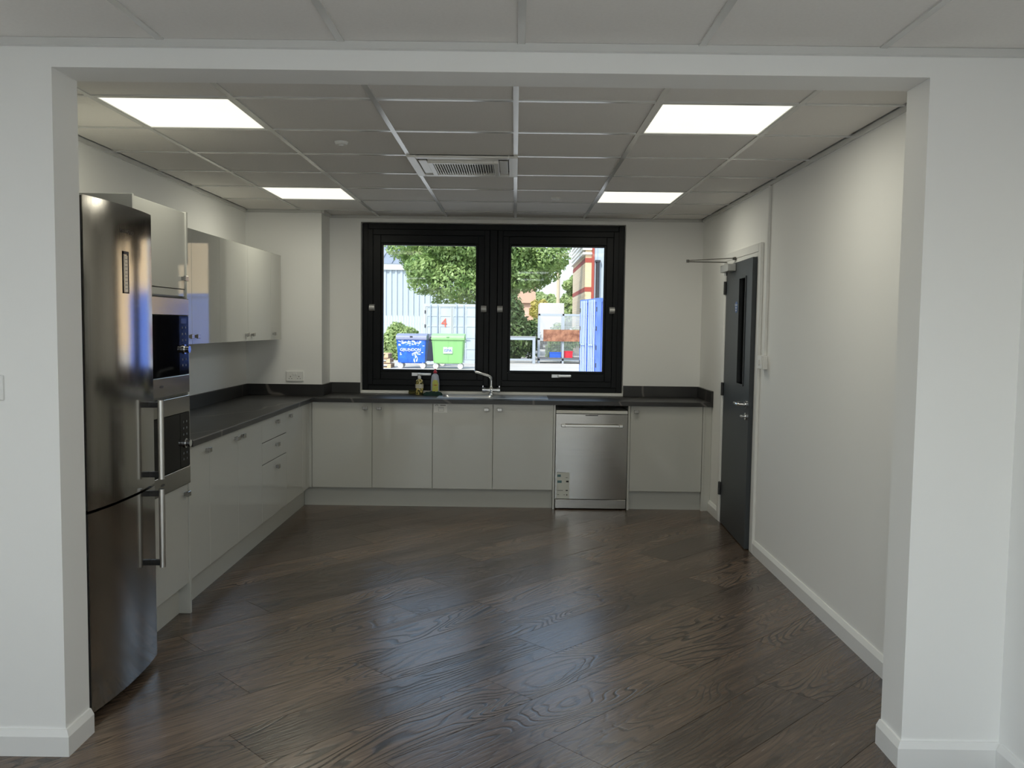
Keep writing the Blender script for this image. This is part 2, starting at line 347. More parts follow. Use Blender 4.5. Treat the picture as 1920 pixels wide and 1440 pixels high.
# baseboards with a chamfered top
def skirt(name, pts, side=1, h=.092, t=.019):
    """pts: floor polyline along the wall face; board grows to the left of travel when side=1"""
    bm = nb(); prof = [(0, 0), (t, 0), (t, h - .022), (t * .38, h), (0, h)]
    rows = []; n = len(pts)
    for i, p in enumerate(pts):
        p = Vector((*p, 0)); d1 = (Vector((*pts[i], 0)) - Vector((*pts[i - 1], 0))).normalized() if i else None
        d2 = (Vector((*pts[i + 1], 0)) - p).normalized() if i < n - 1 else None
        if d1 is None: d1 = d2
        if d2 is None: d2 = d1
        n1 = Vector((-d1.y, d1.x, 0)) * side; n2 = Vector((-d2.y, d2.x, 0)) * side
        m = (n1 + n2); m = m / (m.dot(n1))
        rows.append([bm.verts.new(p + m * u + Vector((0, 0, v))) for u, v in prof])
    for a, b in zip(rows, rows[1:]):
        for i in range(5): bm.faces.new((a[i], a[(i + 1) % 5], b[(i + 1) % 5], b[i]))
    bm.faces.new(rows[0][::-1]); bm.faces.new(rows[-1]); bmesh.ops.recalc_face_normals(bm, faces=bm.faces[:])
    return struct(name, bm, TRIMW)
skirt('baseboard_front_left', [(NX0 + .02, YP0), (OX0, YP0), (OX0, YP1 - .004)], -1)
skirt('baseboard_front_right', [(NX1, YP0), (OX1, YP0), (OX1, YP1 - .004)], 1)
skirt('baseboard_near_right', [(NX1, NY0 + .05), (NX1, YP0 - .02)], 1)
skirt('baseboard_right', [(XR, YP1), (XR, DY0 - .065)], 1)
skirt('baseboard_right_far', [(XR, DY1 + .06), (XR, .0)], 1)

# ------------------------------------------------------------------ window_1: pair of black pivot casements
FY = YB + .07
win = sroot('window_1', (-.545, FY + .035, WZ0))
def frame(bm, x0, x1, z0, z1, y0, y1, l, r, b, t, bev=.003):
    box(bm, x0, x0 + l, y0, y1, z0, z1, bev, 1); box(bm, x1 - r, x1, y0, y1, z0, z1, bev, 1); box(bm, x0 + l, x1 - r, y0, y1, z0, z0 + b, bev, 1); box(bm, x0 + l, x1 - r, y0, y1, z1 - t, z1, bev, 1)
bm = nb(); frame(bm, WX0 + .004, WX1 - .004, WZ0 + .003, WZ1 - .003, FY, FY + .075, .05, .05, .05, .05); box(bm, -.575, -.508, FY, FY + .075, WZ0 + .05, WZ1 - .05, .003, 1)
box(bm, -.605, -.478, FY + .061, FY + .075, WZ0 + .05, WZ1 - .05)  # hidden backing strips here and below, added to stop light leaking past the sashes
frame(bm, WX0 + .05, WX1 - .05, WZ0 + .05, WZ1 - .05, FY + .061, FY + .075, .03, .03, .03, .03, 0)
obj('window_frame', bm, BLACK, win)
for gx0, gx1, sx0, sx1 in ((-1.522, -.700, -1.655, -.578), (-.386, .438, -.505, .564)):
    sz0, sz1, gz0, gz1 = WZ0 + .054, WZ1 - .054, 1.119, 2.219
    bm = nb(); frame(bm, sx0, sx1, sz0, sz1, FY - .014, FY + .06, .045, .045, .05, .05)
    frame(bm, sx0 + .045, sx1 - .045, sz0 + .05, sz1 - .05, FY - .004, FY + .055, gx0 - sx0 - .045 - .02, sx1 - gx1 - .045 - .02, gz0 - sz0 - .05 - .02, sz1 - gz1 - .05 - .02)
    frame(bm, gx0 - .02, gx1 + .02, gz0 - .02, gz1 + .02, FY + .006, FY + .05, .02, .02, .02, .02)
    s = obj('sash', bm, BLACK, win)
    obj('pane', B(gx0 - .006, gx1 + .006, FY + .024, FY + .030, gz0 - .006, gz1 + .006), GLASS, s)
    for hx in (gx0 - .095, gx1 + .075):
        bm = nb(); tube(bm, [(hx - .024, FY - .012, 1.665), (hx - .023, FY - .012, 1.665), (hx + .023, FY - .012, 1.665), (hx + .024, FY - .012, 1.665)], [.027, .030, .030, .027], 24)
        tube(bm, [(hx - .002, FY - .012, 1.665), (hx + .002, FY - .012, 1.665)], .0312, 24)
        obj('pivot_cover', bm, mat('pivot_silver', (.45, .45, .44), .4, metal=.4), s, 40)
    hx = (gx0 + gx1) / 2 - .09 if gx0 < -1 else (gx0 + gx1) / 2 + .02
    bm = nb(); box(bm, hx - .06, hx + .02, FY - .024, FY - .014, 1.062, 1.092, .002, 1); box(bm, hx - .006, hx + .115, FY - .046, FY - .026, 1.066, 1.090, .006)
    tube(bm, [(hx + .004, FY - .026, 1.077), (hx + .004, FY - .012, 1.077)], .009, 10)
    obj('sash_handle', bm, mat('silver_handle', (.62, .63, .64), .35, metal=.8), s)
struct('trim_20', B(WX0, WX1, YB - .004, FY, .9065, .9305, .003, 1), TRIMW)     # white sill board
# invented windows of the near room behind the camera, added to let daylight in
for n, (x0, x1, y0, y1) in enumerate(((NX0 - .12, NX0 - .06, a, b_), (c_, d_, NY0 - .12, NY0 - .06))):
    r = sroot('window_%d' % (n + 2), ((x0 + x1) / 2, (y0 + y1) / 2, zz0)); bm = nb(); L_ = n == 0; lo, hi = (y0, y1) if L_ else (x0, x1)
    def wb(u0, u1, z0, z1): box(bm, *((x0, x1, u0, u1) if L_ else (u0, u1, y0, y1)), z0, z1)
    for k in range(5):
        u = lo + (hi - lo) * k / 4; wb(max(lo, u - .04), min(hi, u + .04), zz0, zz1)
    wb(lo, hi, zz0, zz0 + .06); wb(lo, hi, zz1 - .06, zz1); obj('window_frame', bm, BLACK, r)
    mid = (x0 + x1) / 2 if L_ else (y0 + y1) / 2
    obj('pane', B(*((mid - .003, mid + .003, lo, hi) if L_ else (lo, hi, mid - .003, mid + .003)), zz0 + .03, zz1 - .03), GLASS, r)

# ------------------------------------------------------------------ door_1 on the right wall
door = sroot('door_1', (XR, (DY0 + DY1) / 2, 0))
bm = nb(); aw = .058; at_ = .016
box(bm, XR - at_, XR + .12, DY0, DY0 + .03, 0, DZ, .002, 1); box(bm, XR - at_, XR + .12, DY1 - .03, DY1, 0, DZ, .002, 1); box(bm, XR - at_, XR + .12, DY0 + .03, DY1 - .03, DZ - .03, DZ, .002, 1)
obj('door_frame', bm, TRIMW, door)
bm = nb(); box(bm, XR - .02, XR, DY0 - aw, DY0, 0, DZ + aw, .003, 1); box(bm, XR - .02, XR, DY1, DY1 + aw, 0, DZ + aw, .003, 1); box(bm, XR - .02, XR, DY0, DY1, DZ, DZ + aw, .003, 1)
obj('architrave', bm, TRIMW, door)
LY0, LY1, LZ1 = DY0 + .033, DY1 - .033, DZ - .033; lx0, lx1 = XR - .012, XR + .032
HG = (XR - .012, LY1, 0); AJ = math.radians(-2.3)       # hinged at the far jamb, standing slightly ajar
def lf(bm): return rot(bm, AJ, HG)
vy0, vy1, vz0, vz1 = -1.085, -.895, 1.13, 1.875
bm = nb(); box(bm, lx0, lx1, LY0, vy0, .008, LZ1); box(bm, lx0, lx1, vy1, LY1, .008, LZ1); box(bm, lx0, lx1, vy0, vy1, .008, vz0); box(bm, lx0, lx1, vy0, vy1, vz1, LZ1)
bmesh.ops.remove_doubles(bm, verts=bm.verts[:], dist=1e-5)
leaf = obj('door_leaf', lf(bm), DOORM, door)
bm = nb()
for a in ((vy0 - .012, vy0, vz0 - .012, vz1 + .012), (vy1, vy1 + .012, vz0 - .012, vz1 + .012), (vy0, vy1, vz0 - .012, vz0), (vy0, vy1, vz1, vz1 + .012)): box(bm, lx0 - .007, lx1 + .004, a[0], a[1], a[2], a[3])
obj('glazing_bead', lf(bm), mat('bead_paint', (.03, .034, .038), .4), leaf)
obj('vision_pane', lf(B(lx0 + .018, lx0 + .024, vy0, vy1, vz0, vz1)), DKGLASS, leaf)
bm = nb(); hy = LY0 + .062
disc(bm, (lx0, hy, 1.0), (-1, 0, 0), .026, .009); tube(bm, [(lx0 - .006, hy, 1.0), (lx0 - .05, hy, 1.0), (lx0 - .058, hy + .012, 1.0), (lx0 - .058, hy + .12, 1.0), (lx0 - .05, hy + .132, 1.0), (lx0 - .02, hy + .135, 1.0)], .0095, 12)
obj('lever_handle', lf(bm), CHROME, leaf, 40)
bm = nb(); disc(bm, (lx0, hy, .918), (-1, 0, 0), .026, .008); tube(bm, [(lx0 - .006, hy, .918), (lx0 - .028, hy, .918)], .009, 10); box(bm, lx0 - .036, lx0 - .028, hy - .006, hy + .03, .911, .925, .002, 1)
obj('thumb_turn', lf(bm), CHROME, leaf, 40)
bm = nb(); disc(bm, (lx0, -.79, 1.675), (-1, 0, 0), .042, .002, 28); sg = obj('fire_sign', lf(bm), mat('sign_blue', (.02, .10, .34), .35), leaf)
bm = nb()
for zz, s_, tx in ((1.692, .021, 'Fire door'), (1.672, .021, 'keep'), (1.653, .021, 'shut')):
    b2 = text_bm(tx, s_, (lx0 - .0026, -.79, zz), (0, -1, 0), (0, 0, 1)); me_ = bpy.data.meshes.new('t'); b2.to_mesh(me_); b2.free(); bm.from_mesh(me_); bpy.data.meshes.remove(me_)
bo = stuff(obj('sign_lettering', lf(bm), mat('sign_white', (.8, .8, .8), .5), leaf))
for hz in (1.83, 1.05, .27):
    bm = nb(); tube(bm, [(XR - .022, LY1 + .006, hz - .05), (XR - .022, LY1 + .006, hz + .05)], .010, 10); box(bm, XR - .0215, XR - .014, LY1 - .012, LY1 + .032, hz - .05, hz + .05)
    obj('hinge', bm, mat('dark_hinge', (.05, .05, .05), .35, metal=.7), door)
cz = 1.968
bm = nb(); box(bm, lx0 - .062, lx0, LY1 - .33, LY1 - .06, cz - .027, cz + .027, .004); tube(bm, [(lx0 - .034, LY1 - .13, cz + .025), (lx0 - .034, LY1 - .13, cz + .045)], .013, 12)
tube(bm, [(lx0 - .034, LY1 - .13, cz - .027), (lx0 - .034, LY1 - .13, cz - .052)], .013, 12)
cl = obj('door_closer', lf(bm), mat('closer_silver', (.55, .55, .53), .4, metal=.6), leaf)
bm = nb(); p0 = Vector((lx0 - .034, LY1 - .13, cz + .05)); tip = Vector((lx0 - .30, LY1 + .02, cz + .062)); sh = Vector((XR - .03, LY1 - .28, DZ - .006))
def flat(bm, a, b, wd, th):
    d = (b - a).normalized(); s_ = d.cross(Vector((0, 0, 1))).normalized() * wd / 2; u_ = Vector((0, 0, th / 2))
    v = [bm.verts.new(p + q) for p in (a, b) for q in (s_ + u_, -s_ + u_, -s_ - u_, s_ - u_)]
    for f in ((0, 1, 2, 3), (7, 6, 5, 4), (0, 4, 5, 1), (1, 5, 6, 2), (2, 6, 7, 3), (3, 7, 4, 0)): bm.faces.new([v[i] for i in f])
flat(bm, p0, tip, .022, .007); flat(bm, tip + Vector((0, 0, .009)), sh + Vector((0, 0, .009)), .016, .006); tube(bm, [tip - Vector((0, 0, .006)), tip + Vector((0, 0, .016))], .012, 12)
box(bm, XR - .034, XR - .019, sh.y - .025, sh.y + .025, sh.z - .004, sh.z + .016)
bmesh.ops.recalc_face_normals(bm, faces=bm.faces[:]); obj('closer_arm', bm, mat('arm_dark', (.10, .095, .085), .35, metal=.7), door)

# ------------------------------------------------------------------ ceiling light panels
PEM = mat('lit_diffuser', (.9, .9, .85), .5, emit=((1.0, .985, .86), 1.0))
def panel(x0, x1, y0, y1, z, label, watts, color, group='square ceiling light panels'):
    cx, cy = (x0 + x1) / 2, (y0 + y1) / 2; t = thing('ceiling_light', (cx, cy, z - .004), label, 'ceiling light', group)
    h = .5 * (x1 - x0) - .013; k = .5 * (y1 - y0) - .013
    bm = nb(); frame(bm, cx - h, cx + h, 0, 1, 0, 1, .01, .01, .01, .01, 0); bm.free()
    bm = nb()
    for a in ((cx - h, cx - h + .01, cy - k, cy + k), (cx + h - .01, cx + h, cy - k, cy + k), (cx - h + .01, cx + h - .01, cy - k, cy - k + .01), (cx - h + .01, cx + h - .01, cy + k - .01, cy + k)): box(bm, *a, z - .002, z + .018)
    obj('frame', bm, TBAR, t)
    obj('diffuser', B(cx - h + .01, cx + h - .01, cy - k + .01, cy + k - .01, z + .002, z + .016), PEM, t)
    ld = bpy.data.lights.new('led_light', 'AREA'); ld.shape = 'RECTANGLE'; ld.size = 2 * h - .03; ld.size_y = 2 * k - .03; ld.energy = watts; ld.color = color
    lo = bpy.data.objects.new('led_light', ld); COL.objects.link(lo); lo.parent = t; lo.location = (0, 0, .002)
    return t
WARM = (1.0, .965, .80)
labels = {(1, 1): 'lit square ceiling panel above the fridge side near the opening', (5, 1): 'lit square ceiling panel beside the bare wall near the opening',
          (1, 5): 'lit square ceiling panel above the wall cabinets near the window', (5, 5): 'lit square ceiling panel in front of the dark door near the window'}
for (i, j), lb in labels.items(): panel(xs[i], xs[i + 1], ys[j], ys[j + 1], ZC, lb, PANEL_W, WARM)
for i, x0 in enumerate((nxs[1], nxs[5])):  # unseen panels, added to brighten the near room
    for j, y0 in enumerate((-7.1, -9.4)):
        panel(x0, x0 + .595, y0, y0 + .6, ZN, 'added ceiling panel of the front room %s, %s the opening' % (('by the glazed wall', 'by the plain wall')[i], ('closer to', 'farther from')[j]), NEAR_W, (.90, .96, 1.0), 'added ceiling panels of the front room')

# ------------------------------------------------------------------ air conditioning cassette
x0, x1, y0, y1 = xs[3] - .012, xs[4] + .012, ys[3] - .012, ys[4] + .012; z = ZC - .014; cx, cy = (x0 + x1) / 2, (y0 + y1) / 2
ac = thing('air_conditioner', (cx, cy, z), 'white square ceiling air conditioning cassette with slatted grille', 'air conditioner')
ACW = mat('cassette_white', (.90, .89, .84), .3)
bm = nb()
for a in ((x0, x0 + .05, y0, y1), (x1 - .05, x1, y0, y1), (x0 + .05, x1 - .05, y0, y0 + .05), (x0 + .05, x1 - .05, y1 - .05, y1)): box(bm, *a, z, z + .02, .004)
obj('surround', bm, ACW, ac)
obj('recess_plate', B(x0 + .05, x1 - .05, y0 + .05, y1 - .05, z + .03, z + .036), mat('cassette_shadow', (.25, .25, .24), .5), ac)
for k, a in enumerate(((x0 + .056, x0 + .105, y0 + .11, y1 - .11), (x1 - .105, x1 - .056, y0 + .11, y1 - .11), (x0 + .11, x1 - .11, y0 + .056, y0 + .105), (x0 + .11, x1 - .11, y1 - .105, y1 - .056))):
    obj('louvre_flap', B(*a, z + .002, z + .008, .002, 1), ACW, ac)
bm = nb(); a0, a1, b0, b1 = x0 + .108, x1 - .108, y0 + .108, y1 - .108
for a in ((a0, a0 + .03, b0, b1), (a1 - .03, a1, b0, b1), (a0 + .03, a1 - .03, b0, b0 + .03), (a0 + .03, a1 - .03, b1 - .03, b1)): box(bm, *a, z - .012, z + .006, .003, 1)
gr = obj('intake_grille', bm, ACW, ac)
bm = nb(); n = 24
for k in range(n):
    u = a0 + .03 + (a1 - a0 - .06) * (k + .5) / n; box(bm, u - .0024, u + .0024, b0 + .03, b1 - .03, z - .010, z + .004)
stuff(obj('grille_slats', bm, ACW, gr))
bm = nb(); box(bm, a0 + .03, a1 - .03, b0 + .03, b1 - .03, z + .004, z + .010); obj('grille_filter', bm, DARK, gr)
for k, (sx_, sy_) in enumerate(((-1.267, -2.547), (-.058, -.674))):
    bm = nb(); lathe(bm, [(.028, -.012), (.034, -.006), (.036, .003)], (sx_, sy_, ZC), 24); box(bm, sx_ - .012, sx_ + .012, sy_ - .002, sy_ + .002, ZC - .016, ZC - .012)
    tag(obj('ceiling_sensor', bm, WHITEP, None, 40), ('small white round sensor on the ceiling tile beside the air conditioner', 'small white round sensor on the ceiling near the window')[k], 'sensor', 'ceiling sensors')

# ------------------------------------------------------------------ kitchen joinery
ZT, ZB, XF = .872, .158, -2.04          # door top, door bottom, front plane of the left run (back run front plane is y=0)
def knob(parent, p, face):
    """small square pull: base plate, stem and face plate; face is 'x' (left run) or 'y' (back run)"""
    x, y, z = p; bm = nb()
    if face == 'y':
        box(bm, x - .014, x + .014, y - .014, y, z - .009, z + .009, .0015, 1); box(bm, x - .021, x + .021, y - .026, y - .014, z - .013, z + .013, .002, 1)
    else:
        box(bm, x, x + .014, y - .014, y + .014, z - .009, z + .009, .0015, 1); box(bm, x + .014, x + .026, y - .021, y + .021, z - .013, z + .013, .002, 1)
    return obj('handle', bm, NICKEL, parent)
G = .0016
def fronts_y(t, x0, x1, z0=ZB, z1=ZT, hx=None, hz=.826, name='door'):
    d = obj(name, B(x0 + G, x1 - G, 0, .019, z0 + G, z1 - G, .0012, 1), CAB, t)
    if hx is not None: knob(d, (hx, 0, hz), 'y')
    return d
def fronts_x(t, y0, y1, z0=ZB, z1=ZT, hy=None, hz=.815, name='door', X=XF):
    d = obj(name, B(X - .019, X, y0 + G, y1 - G, z0 + G, z1 - G, .0012, 1), CAB, t)
    if hy is not None: knob(d, (X, hy, hz), 'x')
    return d
CB = 'grey gloss base cabinets'
def base_y(x0, x1, label):
    t = thing('base_cabinet', ((x0 + x1) / 2, .27, .15), label, 'cabinet', CB); obj('carcass', B(x0 + .001, x1 - .001, .0205, YB - .02, .15, ZT - .002), CABM, t); return t
def base_x(y0, y1, label):
    t = thing('base_cabinet', (XF - .29, (y0 + y1) / 2, .15), label, 'cabinet', CB); obj('carcass', B(XL + .02, XF - .0205, y0 + .001, y1 - .001, .15, ZT - .002), CABM, t); return t
t = base_y(-2.018, -1.018, 'grey gloss two-door base cabinet in the corner left of the sink, facing the opening'); fronts_y(t, -2.018, -1.518, hx=-1.575); fronts_y(t, -1.518, -1.018, hx=-1.460)
t['label'] = 'grey gloss two-door base cabinet between the corner and the sink cabinet'
sinkcab = base_y(-1.018, -.018, 'grey gloss two-door base cabinet under the sink with a paper label'); 
for c in list(sinkcab.children): bpy.data.objects.remove(c)
bm = nb(); box(bm, -1.017, -1.0, .0205, YB - .02, .15, ZT - .002); box(bm, -.036, -.019, .0205, YB - .02, .15, ZT - .002); box(bm, -1.0, -.036, .0205, YB - .02, .15, .17); box(bm, -1.0, -.036, YB - .03, YB - .02, .17, ZT - .002); obj('carcass', bm, CABM, sinkcab)
d = fronts_y(sinkcab, -1.018, -.518, hx=-.573); fronts_y(sinkcab, -.518, -.018, hx=-.463)
lab = obj('paper_label', B(-1.008, -.898, -.0008, -.0001, .795, .866), mat('label_paper', (.82, .82, .80), .5), d)
bm = nb(); INK = mat('grey_ink', (.12, .12, .12), .6)
for a in ((-.955, -.910, .853, .859), (-.975, -.925, .838, .8405), (-.970, -.925, .806, .8075), (-.970, -.925, .829, .8305), (-.970, -.9685, .806, .8305), (-.9265, -.925, .806, .8305)): box(bm, a[0], a[1], -.0013, -.0009, a[2], a[3])
for k in range(8):
    q0, q1 = PI * k / 8, PI * (k + 1) / 8; box(bm, -.984 + .010 * math.cos(q1) - .001, -.984 + .010 * math.cos(q0) + .001, -.0013, -.0009, .851 + .010 * min(math.sin(q0), math.sin(q1)) - .001, .851 + .010 * max(math.sin(q0), math.sin(q1)) + .001)
stuff(obj('label_print', bm, INK, d))
t = base_y(.618, 1.218, 'grey gloss single-door base cabinet between dishwasher and end panel'); fronts_y(t, .619, 1.217, hx=.666, hz=.825)
def endp(x0, x1, y0, y1, z0, z1, label, m=CAB): return tag(obj('end_panel', B(x0, x1, y0, y1, z0, z1, .001, 1), m), label, 'panel')
endp(-.0175, -.0005, -.004, YB - .02, 0, ZT - .001, 'narrow grey panel between sink cabinet and dishwasher')
endp(.6005, .6175, -.004, YB - .02, 0, ZT - .001, 'narrow grey panel between dishwasher and single-door cabinet')
endp(1.2185, 1.2365, -.004, YB - .02, 0, ZT - .001, 'narrow grey panel closing the cabinet run near the dark door')
endp(1.2375, 1.2935, .004, .022, 0, ZT - .001, 'grey filler strip between cabinet run and wall by the door')
# corner post
cp = thing('corner_post', (-2.03, .01, .15), 'grey gloss L-shaped corner post where the two cabinet runs meet', 'panel')
obj('post_face', B(-2.0585, -2.0195, .0, .019, ZB, ZT - .002, .001, 1), CAB, cp); obj('post_side', B(XF - .019, XF, -.230, -.0015, ZB, ZT - .002, .001, 1), CAB, cp)
# left run
YE = [-2.70, -2.361, -1.856, -1.352, -.722, -.232]
t = base_x(YE[0], YE[1], 'narrow grey gloss base cabinet beside the tall oven housing'); fronts_x(t, YE[0], YE[1], hy=-2.405)
t = base_x(YE[1], YE[3], 'grey gloss two-door base cabinet under the side worktop'); fronts_x(t, YE[1], YE[2], hy=-1.912); fronts_x(t, YE[2], YE[3], hy=-1.790)
t = base_x(YE[3], YE[4], 'grey gloss drawer cabinet with two shallow and one deep drawer')
for z0, z1, hz in ((.706, ZT, .818), (.556, .704, .655), (ZB, .554, .495)): fronts_x(t, YE[3], YE[4], z0, z1, -1.0, hz, 'drawer')
t = base_x(YE[4], YE[5], 'grey gloss single-door base cabinet between drawers and corner'); fronts_x(t, YE[4], YE[5], hy=-.640, hz=.822)
# kick boards
def kick(bm, label): return tag(obj('kickboard', bm, CABM), label, 'kickboard')
kick(B(-2.09 + .0, -.019, .045, .06, 0, .15), 'long grey kickboard under the sink side cabinets'); kick(B(.619, 1.2175, .045, .06, 0, .15), 'short grey kickboard beside the dishwasher')
kick(B(-2.107, -2.092, -2.699, .062, 0, .15), 'long grey kickboard under the side cabinets with drawers')
# worktop (L shape, opening for the sink) with upstands
WZ = .907
wt = thing('worktop', (-.6, .25, ZT), 'dark charcoal L-shaped kitchen worktop with pale veins and upstands', 'worktop')
SX0, SX1, SY0, SY1 = -.965, -.52, .135, .445
bm = nb(); e = .003
f0 = -.025
prism(bm, [(f0, ZT), (YB - .001, ZT), (YB - .001, WZ), (f0 + .004, WZ), (f0 + .001, WZ - .002), (f0, WZ - .006)], 'x', SX1, XR - .001)
prism(bm, [(f0, ZT), (YB - .001, ZT), (YB - .001, WZ), (f0 + .004, WZ), (f0 + .001, WZ - .002), (f0, WZ - .006)], 'x', -1.979, SX0)
box(bm, SX0, SX1, f0, SY0, ZT, WZ); box(bm, SX0, SX1, SY1, YB - .001, ZT, WZ)
obj('back_slab', bm, STONE, wt)
bm = nb(); FXX = -2.005
prism(bm, [(FXX, ZT), (FXX, WZ - .006), (FXX - .001, WZ - .002), (FXX - .004, WZ), (XL + .001, WZ), (XL + .001, ZT)], 'y', -2.699, .204); box(bm, FXX, -1.979, -.0245, .204, ZT, WZ)
obj('side_slab', bm, STONE, wt)
ut = .02; uz = 1.002
for a in ((XL + .001, XL + ut, -2.699, .184), (XL + .001, -1.96, .184, .204), (-1.979, -1.96, .204, YB - .021), (-1.979, WX0 - .002, YB - ut, YB - .001), (WX1 + .002, XR - ut, YB - ut, YB - .001), (XR - ut, XR - .001, f0, YB - .001)):
    obj('upstand', B(*a, WZ, uz, .001, 1), STONE, wt)

# dishwasher
dw = thing('dishwasher', (.3, .27, 0), 'stainless steel freestanding dishwasher with bar handle and energy sticker', 'dishwasher')
obj('body', B(.008, .592, .03, YB - .03, .02, .800), mat('appliance_grey', (.25, .25, .25), .5), dw)
obj('top_cover', B(.004, .596, -.008, YB - .03, .801, .828, .004), mat('dishwasher_white', (.70, .69, .64), .35), dw)
bm = nb(); P = []
for k in range(25):
    u = -1 + 2 * k / 24; P.append((.3 + .296 * u, -.012 - .010 * (1 - u * u)))
prism(bm, [(.596, .029)] + P[::-1] + [(.004, .029)], 'z', .092, .7985); dd = obj('door', bm, STEEL_H, dw, 30)
bm = nb(); box(bm, .075, .525, -.058, -.046, .694, .716, .004); box(bm, .045, .08, -.052, -.016, .693, .717, .004); box(bm, .52, .555, -.052, -.016, .693, .717, .004); obj('handle', bm, SATIN, dd)
obj('latch_slot', B(.245, .348, -.0245, -.021, .786, .792), DARK, dd)
bm = B(.016, .122, -.0205, -.0195, .094, .312); 
st = obj('energy_sticker', rot(bm, 0, (0, 0, 0)), mat('sticker_paper', (.62, .63, .58), .45), dd)
bm = nb()
for k, (a0_, a1_, zc_) in enumerate(((.022, .050, .285), (.022, .058, .235),)): box(bm, a0_, a1_, -.0213, -.0206, zc_ - .01, zc_ + .01)
stuff(obj('sticker_blue_print', bm, mat('print_teal', (.10, .20, .22), .5), dd))
bm = nb(); prism(bm, [(.092, .237), (.098, .244), (.116, .244), (.116, .230), (.098, .230)], 'y', -.0213, -.0206)
for a in ((.024, .070, .160, .163), (.092, .110, .158, .166), (.022, .038, .125, .128), (.075, .085, .124, .127), (.098, .106, .120, .130), (.090, .106, .268, .271)): box(bm, a[0], a[1], -.0213, -.0206, a[2], a[3])
stuff(obj('sticker_black_print', bm, mat('print_black', (.015, .015, .015), .5), dd))
obj('kick_panel', B(.004, .596, -.006, .03, .008, .086, .004), STEEL_H, dw)
for fx in (.04, .56):
    for fy in (.06, .44): obj('foot', tube(nb(), [(fx, fy, 0), (fx, fy, .03)], .016, 10), BLKPL, dw)

# wall cabinets
WXF, WZ0_, WZ1_ = -2.30, 1.383, 2.078
def wallcab(edges, hys, label):
    t = thing('wall_cabinet', (-2.47, (edges[0] + edges[-1]) / 2, WZ0_), label, 'cabinet', 'grey gloss wall cabinets')
    obj('carcass', B(XL + .001, WXF - .0205, edges[0] + .001, edges[-1] - .001, WZ0_, WZ1_), CABM, t)
    for y0, y1, hy in zip(edges, edges[1:], hys): fronts_x(t, y0, y1, WZ0_ - .002, WZ1_, hy, 1.430, X=WXF)
wallcab([-2.699, -2.398], [-2.44], 'narrow grey gloss wall cabinet tucked beside the tall oven housing')
wallcab([-2.396, -1.896, -1.392], [-1.945, -1.845], 'grey gloss two-door wall cabinet reflecting the window, next to the narrow one')
wallcab([-1.390, -.789, -.189], [-.845, -.705], 'wide grey gloss two-door wall cabinet in the middle of the row')
wallcab([-.187, .115], [-.128], 'narrow grey gloss wall cabinet at the end of the row by the socket wall')

# tall oven housing
TX = -2.025; TY0, TY1 = -3.322, -2.722; TZ = 2.072
th = thing('tall_oven_housing', (-2.3, (TY0 + TY1) / 2, 0), 'tall grey gloss cabinet housing two built-in ovens beside the fridge', 'cabinet')
obj('side_panel', B(XL + .001, TX + .006, TY1 + .001, TY1 + .0205, 0, TZ, .001, 1), CAB, th); obj('side_panel', B(XL + .001, TX + .006, TY0 - .0205, TY0 - .001, 0, TZ, .001, 1), CAB, th)
bm = nb(); box(bm, XL + .001, XL + .02, TY0, TY1, .15, TZ - .01)
for zz in (.15, .672, 1.142, 1.640, TZ - .028): box(bm, XL + .02, TX - .024, TY0, TY1, zz, zz + .018)
obj('carcass', bm, CABM, th)
def tdoor(z0, z1, hz):
    d = obj('door', B(TX - .02, TX - .001, TY0 + .002, TY1 - .002, z0, z1, .0012, 1), CAB, th)
    if hz: knob(d, (TX - .001, TY1 - .042, hz), 'x')
tdoor(1.683, TZ - .004, 1.735); tdoor(.165, .684, .640)
obj('filler_strip', B(TX - .02, TX - .003, TY0 + .002, TY1 - .002, 1.646, 1.679), CAB, th)
obj('kickboard', B(-2.095, -2.08, TY0, TY1, 0, .15), CABM, th)
